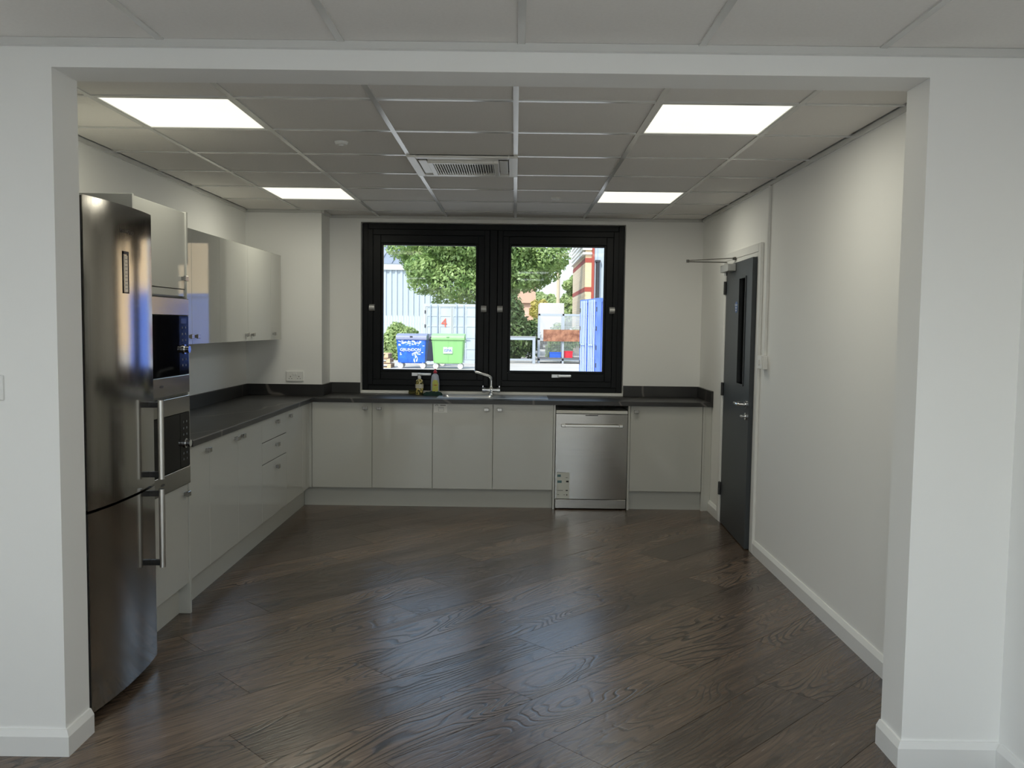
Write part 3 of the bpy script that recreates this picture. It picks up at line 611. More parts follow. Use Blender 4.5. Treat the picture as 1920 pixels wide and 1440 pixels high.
def oven(name, z0, z1, gz0, gz1, kz, label, clock):
    t = thing(name, (-2.25, (TY0 + TY1) / 2, z0), label, 'oven', 'built-in ovens')
    obj('body', B(-2.52, TX - .004, TY0 + .02, TY1 - .02, z0 + .006, z1 - .006), mat('appliance_grey'), t)
    bm = nb(); y0, y1 = TY0 + .003, TY1 - .003
    box(bm, TX - .003, TX + .016, y0, y1, gz1, z1, .003); box(bm, TX - .003, TX + .016, y0, y1, z0, gz0, .003); obj('steel_trim', bm, STEEL_H, t)
    g_ = obj('glass_door', B(TX - .003, TX + .014, y0, y1 - .128, gz0 + .001, gz1 - .001, .002, 1), BLKGLASS, t)
    cpn = obj('control_panel', B(TX - .003, TX + .014, y1 - .126, y1, gz0 + .001, gz1 - .001, .002, 1), mat('panel_black', (.004, .004, .005), .12, spec=.10), t)
    bm = nb(); ky = y1 - .064; disc(bm, (TX + .014, ky, kz), (1, 0, 0), .024, .006, 24); disc(bm, (TX + .020, ky, kz), (1, 0, 0), .018, .022, 24); obj('knob', bm, CHROME, cpn, 40)
    bm = nb()
    for k in range(3):
        for j in range(2): disc(bm, (TX + .0141, y1 - .085 + .042 * j, kz + .045 + .032 * k), (1, 0, 0), .006, .001, 12)
    for k in range(2):
        for j in range(2): disc(bm, (TX + .0141, y1 - .085 + .042 * j, kz - .05 - .03 * k), (1, 0, 0), .006, .001, 12)
    stuff(obj('button_marks', bm, mat('mark_grey', (.10, .11, .13), .4), cpn))
    if clock: obj('clock_display', B(TX + .0141, TX + .0146, y1 - .10, y1 - .03, kz + .13, kz + .155), mat('clock_face', (.02, .025, .05), .15), cpn)
    bm = nb(); disc(bm, (TX + .016, (y0 + y1) / 2 - .06, (z0 + gz0) / 2 + .004), (1, 0, 0), .011, .0006, 20); bmesh.ops.scale(bm, vec=(1, 2.1, .55), verts=bm.verts[:], space=Matrix.Translation((0, -(y0 + y1) / 2 + .06, -(z0 + gz0) / 2 - .004))); obj('maker_mark', bm, mat('mark_dark', (.05, .05, .05), .4), t)
oven('built_in_microwave', 1.160, 1.634, 1.252, 1.549, 1.380, 'black glass built-in oven with steel trim, upper one of the two', True)
oven('built_in_microwave', .692, 1.146, .782, 1.062, .905, 'black glass built-in oven with steel trim, lower one of the two', False)

# fridge freezer
FY0_, FY1_ = -3.972, -3.374; FXE = -1.926
fr = thing('fridge_freezer', (-2.25, (FY0_ + FY1_) / 2, 0), 'tall stainless steel fridge freezer with two bar handles', 'fridge')
obj('body', B(XL + .04, FXE - .062, FY0_, FY1_, .02, 1.972, .004), mat('fridge_body', (.035, .034, .033), .45), fr)
def fdoor(z0, z1):
    N = 20; P = []
    for k in range(N + 1):
        u = -1 + 2 * k / N; P.append((FXE + .022 * (1 - u * u), (FY0_ + FY1_) / 2 + u * (FY1_ - FY0_) / 2))
    bm = nb(); prism(bm, [(FXE - .003, FY0_)] + P + [(FXE - .003, FY1_)], 'z', z0, z1); d = obj('door', bm, STEEL, fr, 25)
    obj('door_liner', B(FXE - .060, FXE - .0032, FY0_ + .001, FY1_ - .002, z0 + .003, z1 - .003), MATS['fridge_body'], d); return d
up_ = fdoor(.808, 1.976); lo_ = fdoor(.035, .797)
bm = nb(); box(bm, FXE - .075, FXE - .060, FY0_ + .006, FY1_ - .006, .03, 1.966); obj('gasket', bm, BLKPL, fr)
for dr, z0, z1 in ((up_, .838, 1.180), (lo_, .452, .795)):
    hy = FY1_ - .072; bm = nb(); tube(bm, [(FXE + .060, hy, z0), (FXE + .060, hy, z1)], .0125, 16); h_ = obj('handle', bm, SATIN, dr, 40)
    for zz in (z0 + .02, z1 - .02): obj('handle_bracket', B(FXE + .008, FXE + .052, hy - .008, hy + .012, zz - .012, zz + .012, .002, 1), BLKPL, dr)
yc = (FY0_ + FY1_) / 2
bm = text_bm('KENWOOD', .022, (FXE + .0225, yc + .012, 1.873), (0, 1, 0), (0, 0, 1), .001); stuff(obj('brand_lettering', bm, mat('badge_dark', (.06, .055, .05), .35, metal=.5), up_))
bm = nb(); y0, y1, z0, z1 = yc - .028, yc + .022, 1.628, 1.795
for a in ((y0, y0 + .005, z0, z1), (y1 - .005, y1, z0, z1), (y0, y1, z0, z0 + .005), (y0, y1, z1 - .012, z1)): box(bm, FXE + .018, FXE + .0245, *a)
dp = obj('display_panel', bm, BLKPL, up_)
obj('display_strip', B(FXE + .019, FXE + .0232, y0 + .016, y1 - .006, z0 + .006, z1 - .016), mat('display_silver', (.62, .60, .52), .3, metal=.6), up_)
bm = nb()
for k in range(9): zz = z0 + .018 + k * .0145; box(bm, FXE + .0232, FXE + .0237, y0 + .019, y1 - .012, zz, zz + .002)
stuff(obj('display_marks', bm, mat('mark_dark'), up_))
for fx in (-2.5, -2.05):
    for fy in (FY0_ + .05, FY1_ - .05): obj('foot', tube(nb(), [(fx, fy, 0), (fx, fy, .03)], .02, 10), BLKPL, fr)

# ------------------------------------------------------------------ sink, tap and things beside it
sk_ = thing('sink', (-.52, .29, WZ), 'stainless steel inset kitchen sink with grooved drainer', 'sink')
rx0, rx1, ry0, ry1 = -.995, -.058, .100, .485; zt = WZ + .004
bm = nb()
for a in ((rx0, rx1, ry0, SY0 + .01), (rx0, rx1, SY1 - .01, ry1), (rx0, SX0 + .01, SY0 + .01, SY1 - .01), (SX1 - .01, -.44, SY0 + .01, SY1 - .01), (-.10, rx1, SY0 + .01, SY1 - .01)): box(bm, *a, WZ + .0003, zt, .0012, 1)
obj('rim', bm, SINKM, sk_)
bm = nb(); N = 24
def rr(x0, x1, y0, y1, r, z, n=6):
    out = []
    for cx_, cy_, q in ((x1 - r, y1 - r, 0), (x0 + r, y1 - r, 1), (x0 + r, y0 + r, 2), (x1 - r, y0 + r, 3)):
        for k in range(n + 1): a_ = (q + k / n) * PI / 2; out.append((cx_ + r * math.cos(a_), cy_ + r * math.sin(a_), z))
    return out
rows = [[bm.verts.new(p) for p in rr(SX0 + i_, SX1 - i_, SY0 + i_, SY1 - i_, .05, z_)] for i_, z_ in ((.002, zt - .001), (.012, WZ - .02), (.02, WZ - .14), (.06, WZ - .155))]
for p, q in zip(rows, rows[1:]):
    for i in range(len(p)): bm.faces.new((p[i], q[i], q[(i + 1) % len(p)], p[(i + 1) % len(p)]))
bm.faces.new(rows[-1]); obj('bowl', bm, SINKM, sk_, 50)
bm = nb(); box(bm, -.44, -.10, SY0 + .01, SY1 - .01, WZ + .0003, WZ + .0022)
for k in range(7): yy = SY0 + .035 + k * .038; box(bm, -.42, -.13, yy, yy + .02, WZ + .0022, WZ + .0045, .001, 1)
obj('drainer', bm, SINKM, sk_)
bm = nb(); disc(bm, (-.742, .29, WZ - .155), (0, 0, 1), .042, .003, 24); obj('waste', bm, CHROME, sk_)
tx, ty = -.548, .462
tp = thing('mixer_tap', (tx, ty, zt), 'chrome two-handle mixer tap with swan neck behind the sink', 'tap')
bm = nb(); lathe(bm, [(.026, 0), (.026, .006), (.018, .012), (.017, .03), (.020, .034), (.020, .058), (.015, .064), (.015, .082)], (tx, ty, zt), 20)
tube(bm, [(tx - .05, ty, zt + .044), (tx + .05, ty, zt + .044)], .019, 14); obj('body', bm, CHROME, tp, 40)
bm = nb(); pts = [(tx, ty, zt + .07), (tx, ty, zt + .125)]
for k in range(9): a_ = k / 8 * math.radians(72); pts.append((tx - .045 * (1 - math.cos(a_)), ty - .012 * k / 8, zt + .130 + .045 * math.sin(a_)))
pts += [(tx - .085, ty - .03, zt + .190), (tx - .135, ty - .05, zt + .205), (tx - .146, ty - .055, zt + .200)]
tube(bm, pts, .0135, 14); obj('spout', bm, CHROME, tp, 40)
for s_ in (-1, 1):
    bm = nb(); tube(bm, [(tx + s_ * .05, ty, zt + .044), (tx + s_ * .078, ty, zt + .044)], .025, 16); box(bm, tx + s_ * .072 - .005, tx + s_ * .072 + .005, ty - .006, ty + .006, zt + .060, zt + .082, .002, 1); obj('tap_handle', bm, CHROME, tp, 40)

# hand soap pump bottle
sx_, sy_ = -1.175, .43; zt = WZ + .0006
sp = thing('soap_dispenser', (sx_, sy_, zt), 'clear pump bottle of yellow hand soap with white pump', 'soap bottle')
def lemon():
    m = mat('soap_print', (.62, .52, .16), .2, vary=(55, (.05, .05, .02), .12), coat=.5); return m
bm = nb(); lathe(bm, [(.030, 0), (.034, .004), (.035, .03), (.035, .108), (.032, .122), (.022, .132), (.013, .136), (.012, .142)], (sx_, sy_, zt), 24, 1, .75); bo = obj('bottle', bm, lemon(), sp, 50)
bm = nb(); lathe(bm, [(.0356, .058), (.0356, .092)], (sx_, sy_, zt), 24, 1, .76); obj('label_band', bm, mat('soap_label', (.62, .60, .50), .5), bo, 50)
bm = nb(); lathe(bm, [(.014, .140), (.014, .158), (.010, .162), (.006, .164), (.006, .176)], (sx_, sy_, zt), 16); box(bm, sx_ - .015, sx_ + .013, sy_ - .009, sy_ + .009, zt + .175, zt + .186, .003); box(bm, sx_ - .004, sx_ + .004, sy_ - .035, sy_ - .005, zt + .178, zt + .184, .001, 1); obj('pump', bm, WHITEP, sp, 40)
# washing-up liquid
sx_, sy_ = -1.040, .452
wu = thing('dish_soap_bottle', (sx_, sy_, zt + .001), 'clear washing-up liquid bottle with yellow label and red cap', 'soap bottle')
CLEAR = mat('clear_plastic', (.42, .46, .58), .12, coat=.4, spec=.6)
bm = nb(); lathe(bm, [(.030, .001), (.036, .006), (.038, .04), (.039, .09), (.036, .13), (.030, .165), (.022, .178), (.012, .184), (.011, .190)], (sx_, sy_, zt), 24, 1, .6); bo = obj('bottle', bm, CLEAR, wu, 50)
bm = nb(); prism(bm, [(-.026, .03), (.026, .03), (.028, .10), (.018, .128), (-.012, .132), (-.024, .11)], 'y', 0, .001)
bmesh.ops.translate(bm, verts=bm.verts[:], vec=(sx_ + .003, sy_ - .0256, zt)); obj('bottle_label', bm, mat('dish_label_yellow', (.62, .60, .10), .4, vary=(70, (.45, .52, .12), .2)), bo)
bm = nb(); box(bm, sx_ - .008, sx_ + .018, sy_ - .0268, sy_ - .0256, zt + .082, zt + .088); obj('label_mark', bm, mat('label_red', (.45, .03, .03), .5), bo)
bm = nb(); lathe(bm, [(.016, .188), (.017, .20), (.014, .206), (.009, .212), (.009, .222), (.006, .226)], (sx_, sy_, zt), 18); obj('cap', bm, mat('cap_red', (.45, .02, .05), .35), wu, 40)
# sponge and cloth
bm = B(-1.275, -1.195, .46, .515, zt + .0005, zt + .026, .005); sc = thing('sponge_scourer', (-1.235, .487, zt), 'dark olive scouring sponge beside the soap pump bottle', 'sponge')
obj('foam', bm, mat('olive_foam', (.09, .085, .03), .9, bump=(180, .6, .004)), sc); obj('scour_pad', B(-1.275, -1.195, .46, .515, zt + .0265, zt + .036, .003), mat('dark_scour', (.03, .035, .015), .95, bump=(400, .8, .003)), sc)
bm = nb(); nx, ny = 26, 14; gv = []
for i in range(nx):
    row = []
    for j in range(ny):
        u, v = i / (nx - 1), j / (ny - 1); e_ = min(u, 1 - u, v * .8, (1 - v) * .8); hgt = .030 * min(1, e_ / .10) ** .6 * (.75 + .25 * u) + .006 * math.sin(9 * u + 5 * v) * min(1, e_ / .1) + .003 * math.sin(23 * u - 11 * v) * min(1, e_ / .1)
        row.append(bm.verts.new((-1.135 + .165 * u + .008 * math.sin(7 * v), .325 + .085 * v + .010 * math.sin(6 * u), zt + .0008 + max(0, hgt))))
    gv.append(row)
for i in range(nx - 1):
    for j in range(ny - 1): bm.faces.new((gv[i][j], gv[i + 1][j], gv[i + 1][j + 1], gv[i][j + 1]))
tag(obj('cleaning_cloth', bm, mat('green_cloth', (.006, .032, .026), .85, bump=(300, .5, .002)), None, True), 'crumpled dark green cloth lying in front of the washing-up bottle', 'cloth')

# ------------------------------------------------------------------ electrical fittings
def socket_():
    y = .205; x0, x1, z0, z1 = -2.281, -2.135, 1.027, 1.112; t = thing('double_socket', ((x0 + x1) / 2, y, z0), 'white double power socket on the wall column above the worktop', 'socket')
    obj('plate', B(x0, x1, y - .011, y, z0, z1, .003), WHITEP, t)
    for s_ in (0, 1):
        cx_ = x0 + .037 + .072 * s_; bm = nb(); box(bm, cx_ - .003, cx_ + .003, y - .0118, y - .0108, z0 + .036, z0 + .044)
        for q in (-.011, .011): box(bm, cx_ + q - .0035, cx_ + q + .0035, y - .0118, y - .0108, z0 + .020, z0 + .024)
        stuff(obj('pin_holes', bm, DARK, t))
        kx = x0 + .063 + .02 * s_; obj('rocker', B(kx - .007, kx + .007, y - .015, y - .010, z1 - .034, z1 - .014, .002, 1), WHITEP, t)
socket_()
t = thing('light_switch', (-2.127, YP0, 1.243), 'white light switch plate on the partition wall beside the opening', 'switch')
obj('plate', B(-2.170, -2.084, YP0 - .010, YP0, 1.243, 1.329, .003), WHITEP, t); obj('rocker', B(-2.138, -2.116, YP0 - .015, YP0 - .009, 1.268, 1.304, .002, 1), WHITEP, t)
t = thing('surface_switch', (XR, -1.48, 1.258), 'white surface-mounted switch box below the conduit by the door', 'switch')
obj('back_box', B(XR - .032, XR, -1.525, -1.435, 1.258, 1.345, .003), WHITEP, t); obj('face_plate', B(XR - .042, XR - .0325, -1.525, -1.435, 1.258, 1.345, .003), WHITEP, t); obj('rocker', B(XR - .047, XR - .041, -1.492, -1.468, 1.284, 1.320, .002, 1), WHITEP, t)
tag(obj('cable_conduit', B(XR - .017, XR, -1.497, -1.472, 1.346, ZC - .023, .002, 1), WHITEP), 'white vertical cable conduit running from switch box to ceiling', 'conduit')

# ------------------------------------------------------------------ the yard outside
ZG = -.10
def W(px, py, y):
    """point seen at a photo pixel on the plane at depth y (only used to read off positions of far things)"""
    dx, dy = px - 960, py - 720; c, s_ = math.cos(_r), math.sin(_r)
    d = fw * CAM['f'] + rt * (c * dx + s_ * dy) - up * (-s_ * dx + c * dy); o = Vector((CAM['x'], CAM['y'], CAM['z']))
    return o + d * ((y - o.y) / d.y)
gm = nb(); box(gm, -60, 60, YB + .26, 120, ZG - .3, ZG); box(gm, -60, NX0 - .21, -60, YB + .26, ZG - .3, ZG); box(gm, 2.66, 60, -60, YB + .26, ZG - .3, ZG); box(gm, NX0 - .21, 2.66, -60, NY0 - .21, ZG - .3, ZG)
struct('ground', gm, mat('pale_concrete', (.38, .36, .33), .9, vary=(.6, (.46, .44, .41), .5)))

def corrugated(bm, x0, x1, z0, z1, y, pitch, depth, into=1):
    n = max(2, int(round((x1 - x0) / pitch))); pts = []
    for k in range(n):
        a = x0 + (x1 - x0) * k / n; p = (x1 - x0) / n
        pts += [(a, y), (a + p * .35, y), (a + p * .5, y + depth), (a + p * .85, y + depth)]
    pts.append((x1, y)); rows = [[bm.verts.new((u, v, z)) for u, v in pts] for z in (z0, z1)]
    for i in range(len(pts) - 1): bm.faces.new((rows[0][i], rows[0][i + 1], rows[1][i + 1], rows[1][i]))
    return bm

# --- shipping containers: local frame has the door end at local y=0 facing -y, x from 0 to 2.44, length along +y
def container(loc, rz, label, body, fadecol, number, barcol):
    t = thing('shipping_container', loc, label, 'container'); t.rotation_euler[2] = rz; WL[t.name] = Vector((0, 0, 0))
    wdt, L_, H = 2.44, 6.06, 2.52
    m = mat('container_paint_' + ('blue' if number is None else 'white'), body, .5, vary=(1.6, fadecol, .35)); mb = mat('container_bar_' + ('blue' if number is None else 'white'), barcol, .5)
    bm = nb()
    for x in (0, wdt - .1):
        box(bm, x, x + .1, 0, .12, .0, H); box(bm, x, x + .1, L_ - .12, L_, .0, H); box(bm, x + .0, x + .1, .12, L_ - .12, .0, .14); box(bm, x, x + .1, .12, L_ - .12, H - .1, H)
    box(bm, .1, wdt - .1, 0, .12, 0, .14); box(bm, .1, wdt - .1, 0, .12, H - .12, H); box(bm, .1, wdt - .1, L_ - .12, L_, 0, .14); box(bm, .1, wdt - .1, L_ - .12, L_, H - .12, H); obj('frame', bm, m, t)
    for x, dep in ((.01, .05), (wdt - .06, .05)):
        bm = nb(); corrugated(bm, .12, L_ - .12, .14, H - .1, 0, .28, dep); bmesh.ops.transform(bm, matrix=Matrix(((0, 1, 0, x), (1, 0, 0, 0), (0, 0, 1, 0), (0, 0, 0, 1))), verts=bm.verts[:]); obj('side_wall', bm, m, t)
    obj('roof', B(.02, wdt - .02, .05, L_ - .05, H - .03, H - .005), m, t); obj('end_wall', B(.1, wdt - .1, L_ - .08, L_ - .04, .14, H - .12), m, t); obj('deck', B(.1, wdt - .1, .12, L_ - .12, .1, .14), m, t)
    for k in range(8):
        cx_, cy_, cz_ = (0 if k % 2 else wdt - .16) - .002, (0 if k // 2 % 2 else L_ - .16) - .002, (0 if k < 4 else H - .116)
        obj('corner_casting', B(cx_, cx_ + .164, cy_, cy_ + .164, cz_, cz_ + .118), m, t)
    for s_ in (0, 1):
        x0, x1 = (.11, 1.213) if s_ == 0 else (1.227, 2.33); d = obj('door', B(x0, x1, .03, .075, .15, H - .13), m, t)
        bm = nb()
        zr = [.15, .62, 1.10, 1.58, 2.02, H - .13]
        for z_ in zr: box(bm, x0, x1, .012, .03, z_ - .03 if z_ > .2 else z_, min(z_ + .03, H - .13))
        for x_ in (x0, x0 + .55, x1 - .06): box(bm, x_, x_ + .06, .008, .03, .15, H - .13)
        obj('door_ribs', bm, m, d)
        for q in ((.20, .50) if number is not None else (.16, .40, .62, .86)):
            bm = nb(); tube(bm, [(x0 + q, -.012, .06), (x0 + q, -.012, H - .04)], .022, 8); obj('lock_rod', bm, mb, d)
        obj('lock_handle', B(x0 + .2, x0 + .75, -.045, -.03, 1.02, 1.06), mb, d)
        bm = nb()
        xx = x0 - .06 if s_ == 0 else x1 + .01
        for z_ in (.35, .9, 1.5, 2.1): box(bm, xx, xx + .05, -.02, .03, z_, z_ + .14)
        stuff(obj('hinges', bm, mat('hinge_dark', (.04, .04, .05), .5), d))
    if number:
        obj('number', text_bm(number, .52, (.885, -.004, 1.70), (1, 0, 0), (0, 0, 1), .004), mat('number_red', (.75, .10, .06), .5), t)
        obj('door_pull', B(1.12, 1.42, -.05, -.03, .88, .95), mat('pull_blue', (.05, .20, .55), .5), t)
    return t
cwt = container((W(794, 570, 30).x, 30, ZG), 0, 'white shipping container with a red number 4 behind the bins', (.36, .42, .46), (.45, .50, .53), '4', (.28, .35, .42))
# blue one: its doors face the yard, long side towards the building; rotated so the door end looks left
ang = math.radians(-81.5)
pnear, pfar = Vector((2.22, 20.0)), Vector((1.86, 22.41))
cb = container((pfar.x, pfar.y, ZG), ang, 'blue shipping container with pale locking rods on its doors', (.07, .14, .52), (.12, .21, .58), None, (.45, .56, .74))

# --- wheeled bins
def bin_(cx, y, wdt, hgt, dep, body, lidc, label, wear=None, lab=None, name='wheeled_bin'):
    t = thing(name, (cx, y + dep / 2, ZG), label, 'bin'); z0 = ZG + .19; zb, zt_ = z0, ZG + hgt * .86; key = label.split()[1] + label.split()[0]
    m = mat('bin_' + key, body, .45, vary=wear); ml = mat('binlid_' + key, lidc, .45)
    bm = nb(); hb, ht = wdt / 2 - .09, wdt / 2 - .02
    lo_ = [(cx - hb, y + .10), (cx + hb, y + .10), (cx + hb, y + dep - .10), (cx - hb, y + dep - .10)]; hi_ = [(cx - ht, y), (cx + ht, y), (cx + ht, y + dep), (cx - ht, y + dep)]
    a = [bm.verts.new((*p, zb)) for p in lo_]; b = [bm.verts.new((*p, zt_)) for p in hi_]
    bm.faces.new(a[::-1]); bm.faces.new(b)
    for i in range(4): bm.faces.new((a[i], a[(i + 1) % 4], b[(i + 1) % 4], b[i]))
    bmesh.ops.bevel(bm, geom=bm.edges[:], offset=.03, segments=2, affect='EDGES'); bd = obj('body', bm, m, t)
    for k in range(5):
        if k in (1, 3): continue
        u = -.42 + .21 * k; bm = nb(); flat(bm, Vector((cx + u * wdt, y + .085, zb + .04)), Vector((cx + u * wdt * 1.04, y - .002, zt_ - .06)), .03, .012); bmesh.ops.recalc_face_normals(bm, faces=bm.faces[:]); obj('rib', bm, m, bd)
    obj('rim', B(cx - wdt / 2, cx + wdt / 2, y - .04, y + dep + .03, zt_ - .05, zt_ + .035, .02), m if wear is None else ml, t)
    bm = nb(); prism(bm, [(y - .035, zt_ + .037), (y + dep + .02, zt_ + .037), (y + dep, ZG + hgt - .02), (y + dep * .7, ZG + hgt), (y + dep * .3, ZG + hgt - .02), (y, zt_ + .10)], 'x', cx - wdt / 2 + .01, cx + wdt / 2 - .01); ld = obj('lid', bm, ml, t)
    obj('lid_grip', B(cx - .05, cx + .05, y - .06, y - .03, zt_ + .05, zt_ + .09, .01), BLKPL if wear else ml, ld)
    for s_ in (-1, 1):
        obj('lifting_trunnion', tube(nb(), [(cx + s_ * wdt / 2, y + dep / 2, zt_ - .12), (cx + s_ * (wdt / 2 + .03), y + dep / 2, zt_ - .12)], .025, 10), m, t)
        for yy in (y + .16, y + dep - .16):
            wx = cx + s_ * (wdt / 2 - .16); wh = tube(nb(), [(wx, yy - .025, ZG + .10), (wx, yy + .025, ZG + .10)], .10, 16); wo = obj('wheel', wh, mat('wheel_pale', (.55, .53, .50), .5), t)
            obj('castor_fork', B(wx - .03, wx + .03, yy - .035, yy + .035, ZG + .14, zb + .05), mat('castor_steel', (.5, .5, .5), .4, metal=.6), wo)
    return t, bd, zb, zt_
by = 25.0
t, bd, zb, zt_ = bin_(W(771, 660, by).x, by, 1.15, 1.29, .95, (.012, .085, .46), (.20, .22, .33), 'blue wheeled bin with worn white paint and faded lettering', wear=(5.5, (.03, .16, .62), .3))
cx = W(771, 660, by).x
bm = text_bm('GRUNDON', .15, (cx - .03, by + .032, zb + .50), (1, 0, 0), (0, .13, 1), .012); obj('bin_lettering', bm, mat('letter_white', (.75, .78, .82), .6), bd)
random.seed(3)
bm = nb()
for k in range(120):
    u = random.uniform(-.47, .47); v = random.betavariate(4, 1.6); s1, s2 = random.uniform(.015, .10), random.uniform(.008, .035)
    if abs(u + .03) < .42 and .46 < v < .74: continue
    zz = zb + .1 + v * (zt_ - zb - .16); yy = by + .10 * (1 - (zz - zb) / (zt_ - zb)) - .004; box(bm, cx + u - s1 / 2, cx + u + s1 / 2, yy, yy + .004, zz - s2 / 2, zz + s2 / 2)
for k in range(26):
    u = random.uniform(.08, .22); v = random.uniform(.06, .45); zz = zb + v * (zt_ - zb); yy = by + .10 * (1 - v) - .004; box(bm, cx + u - .012, cx + u + .012, yy, yy + .004, zz - .03, zz + .03)
stuff(obj('paint_wear', bm, mat('worn_white', (.62, .68, .76), .8), bd))
gx_ = W(840, 650, by).x
t, bd, zb, zt_ = bin_(gx_, by - .1, 1.23, 1.30, .95, (.22, .46, .17), (.26, .52, .22), 'green wheeled bin with a small white label on its front')
obj('bin_label', B(gx_ - .17, gx_ + .17, by - .1 + .028, by - .1 + .04, zb + .38, zb + .62), mat('bin_label_paper', (.48, .54, .60), .5), bd)
obj('label_lettering', text_bm('ISPA', .15, (gx_, by - .1 + .024, zb + .49), (1, 0, 0), (0, 0, 1), .004), mat('bin_label_ink', (.06, .10, .32), .5), bd)
bin_(W(808, 660, 27.2).x, 27.2, 1.2, 1.26, .9, (.035, .04, .06), (.10, .11, .16), 'dark wheeled bin standing behind the gap between blue and green bins')

# --- pallets stacked beside the blue bin
PAL = mat('pale_pallet_wood', (.52, .36, .22), .8, vary=(9, (.60, .44, .29), .5))
plabels = ['bottom pallet of the stack beside the blue bin', 'middle wooden pallet of the stack beside the blue bin', 'top wooden pallet of the stack beside the blue bin']; plabels[0] = 'lowest wooden pallet of the stack beside the blue bin'
px1 = -4.93
for k in range(3):
    z = ZG + .19 * k; sh = (0, -.03, -.10)[k]; t = thing('pallet', (px1 - .6 + sh, 25.6, z), plabels[k], 'pallet', 'stacked wooden pallets'); x0, x1, y0, y1 = px1 - 1.2 + sh, px1 + sh, 25.1, 26.1
    for yy in (y0, (y0 + y1) / 2 - .05, y1 - .1): obj('bottom_board', B(x0, x1, yy, yy + .1, z, z + .022), PAL, t)
    for yy in (y0, (y0 + y1) / 2 - .05, y1 - .1):
        for xx in (x0, (x0 + x1) / 2 - .07, x1 - .14): obj('block', B(xx, xx + .14, yy, yy + .1, z + .022, z + .112), PAL, t)
    for j in range(5): xx = x0; yy = y0 + (y1 - y0 - .14) * j / 4; obj('deck_board', B(x0, x1, yy, yy + .14, z + .135, z + .157), PAL, t)
    for xx in (x0, (x0 + x1) / 2 - .05, x1 - .1): obj('cross_board', B(xx, xx + .1, y0, y1, z + .112, z + .135), PAL, t)

# --- steel racking, rusty plate, crates
GALV = mat('galvanised_steel', (.36, .40, .44), .45, metal=.3)
def bars(name, parent, m, segs):
    for a in segs: obj(name, B(*a), m, parent)
fx0, fx1, yy = W(945, 640, 30.6).x, W(1004, 640, 30.6).x, 30.6
t = thing('steel_bench_frame', ((fx0 + fx1) / 2, yy + .5, ZG), 'low grey steel bench frame standing beside the mesh cage', 'frame')
bars('post', t, GALV, [(fx1 - .12, fx1, yy, yy + .1, ZG, ZG + 1.02), (fx0, fx0 + .12, yy, yy + .1, ZG, ZG + 1.02), (fx1 - .12, fx1, yy + .9, yy + 1, ZG, ZG + 1.02), (fx0, fx0 + .12, yy + .9, yy + 1, ZG, ZG + 1.02)])
bars('rail', t, GALV, [(fx0, fx1, yy, yy + .1, ZG + 1.02, ZG + 1.14), (fx0, fx1, yy + .9, yy + 1, ZG + 1.02, ZG + 1.14), (fx0, fx1 - .12, yy + .02, yy + .08, ZG + .12, ZG + .20)])
obj('top_sheet', B(fx0 - .02, fx1 + .02, yy - .02, yy + 1.02, ZG + 1.14, ZG + 1.17), mat('weathered_sheet', (.30, .30, .31), .6), t)
rx0, rx1, yy, zt_ = W(1009, 640, 31).x, W(1009, 640, 31).x + 2.3, 31.0, 2.07
t = thing('mesh_cage', ((rx0 + rx1) / 2, yy + .5, ZG), 'galvanised wire mesh storage cage with rusty plate and crates inside', 'cage')
bars('post', t, GALV, [(x, x + .08, y_, y_ + .08, ZG, zt_) for x in (rx0, rx0 + 1.05, rx1 - .08) for y_ in (yy, yy + 1.0)])
bars('rail', t, GALV, [(rx0, rx1, y_, y_ + .08, z_, z_ + .08) for y_ in (yy, yy + 1.0) for z_ in (ZG + .12, zt_ - .08, .92)])
bars('side_rail', t, GALV, [(x, x + .08, yy + .08, yy + 1, z_, z_ + .08) for x in (rx0, rx1 - .08) for z_ in (ZG + .12, zt_ - .08)])
obj('shelf', B(rx0 - .0, rx1, yy - .05, yy + 1.0, ZG + .20, ZG + .25), mat('dark_shelf', (.10, .10, .11), .6), t)
bm = nb()
for k in range(1, 46): x = rx0 + (rx1 - rx0) * k / 46; box(bm, x - .004, x + .004, yy + 1.02, yy + 1.028, ZG + .25, zt_)
for k in range(1, 40): z = ZG + .25 + (zt_ - ZG - .25) * k / 40; box(bm, rx0, rx1, yy + 1.012, yy + 1.02, z - .004, z + .004)
for k in range(1, 46): x = rx0 + (rx1 - rx0) * k / 46; box(bm, x - .004, x + .004, yy + .02, yy + .028, 1.0, zt_)
for k in range(1, 20): z = 1.0 + (zt_ - 1.0) * k / 20; box(bm, rx0, rx1, yy + .012, yy + .02, z - .004, z + .004)
stuff(obj('wire_mesh', bm, mat('mesh_wire', (.55, .58, .60), .5, metal=.3), t))
tag(obj('rusty_plate', B(rx0 + .22, rx1 - .1, yy - .09, yy - .03, .87, 1.38), mat('rust', (.16, .06, .035), .85, vary=(5, (.36, .17, .10), .3), bump=(20, .5, .02))), 'rusty brown steel plate hung across the front of the mesh cage', 'plate')
def crate(x0, x1, y0, z0, h, m, label):
    t = thing('plastic_crate', ((x0 + x1) / 2, y0 + .2, z0), label, 'crate'); bm = nb(); d = .4
    box(bm, x0, x1, y0, y0 + .02, z0, z0 + h); box(bm, x0, x1, y0 + d - .02, y0 + d, z0, z0 + h); box(bm, x0, x0 + .02, y0 + .02, y0 + d - .02, z0, z0 + h); box(bm, x1 - .02, x1, y0 + .02, y0 + d - .02, z0, z0 + h); box(bm, x0 + .02, x1 - .02, y0 + .02, y0 + d - .02, z0, z0 + .02)
    obj('box', bm, m, t); obj('rim', B(x0 - .015, x1 + .015, y0 - .015, y0, z0 + h - .04, z0 + h), m, t)
zs = ZG + .2505
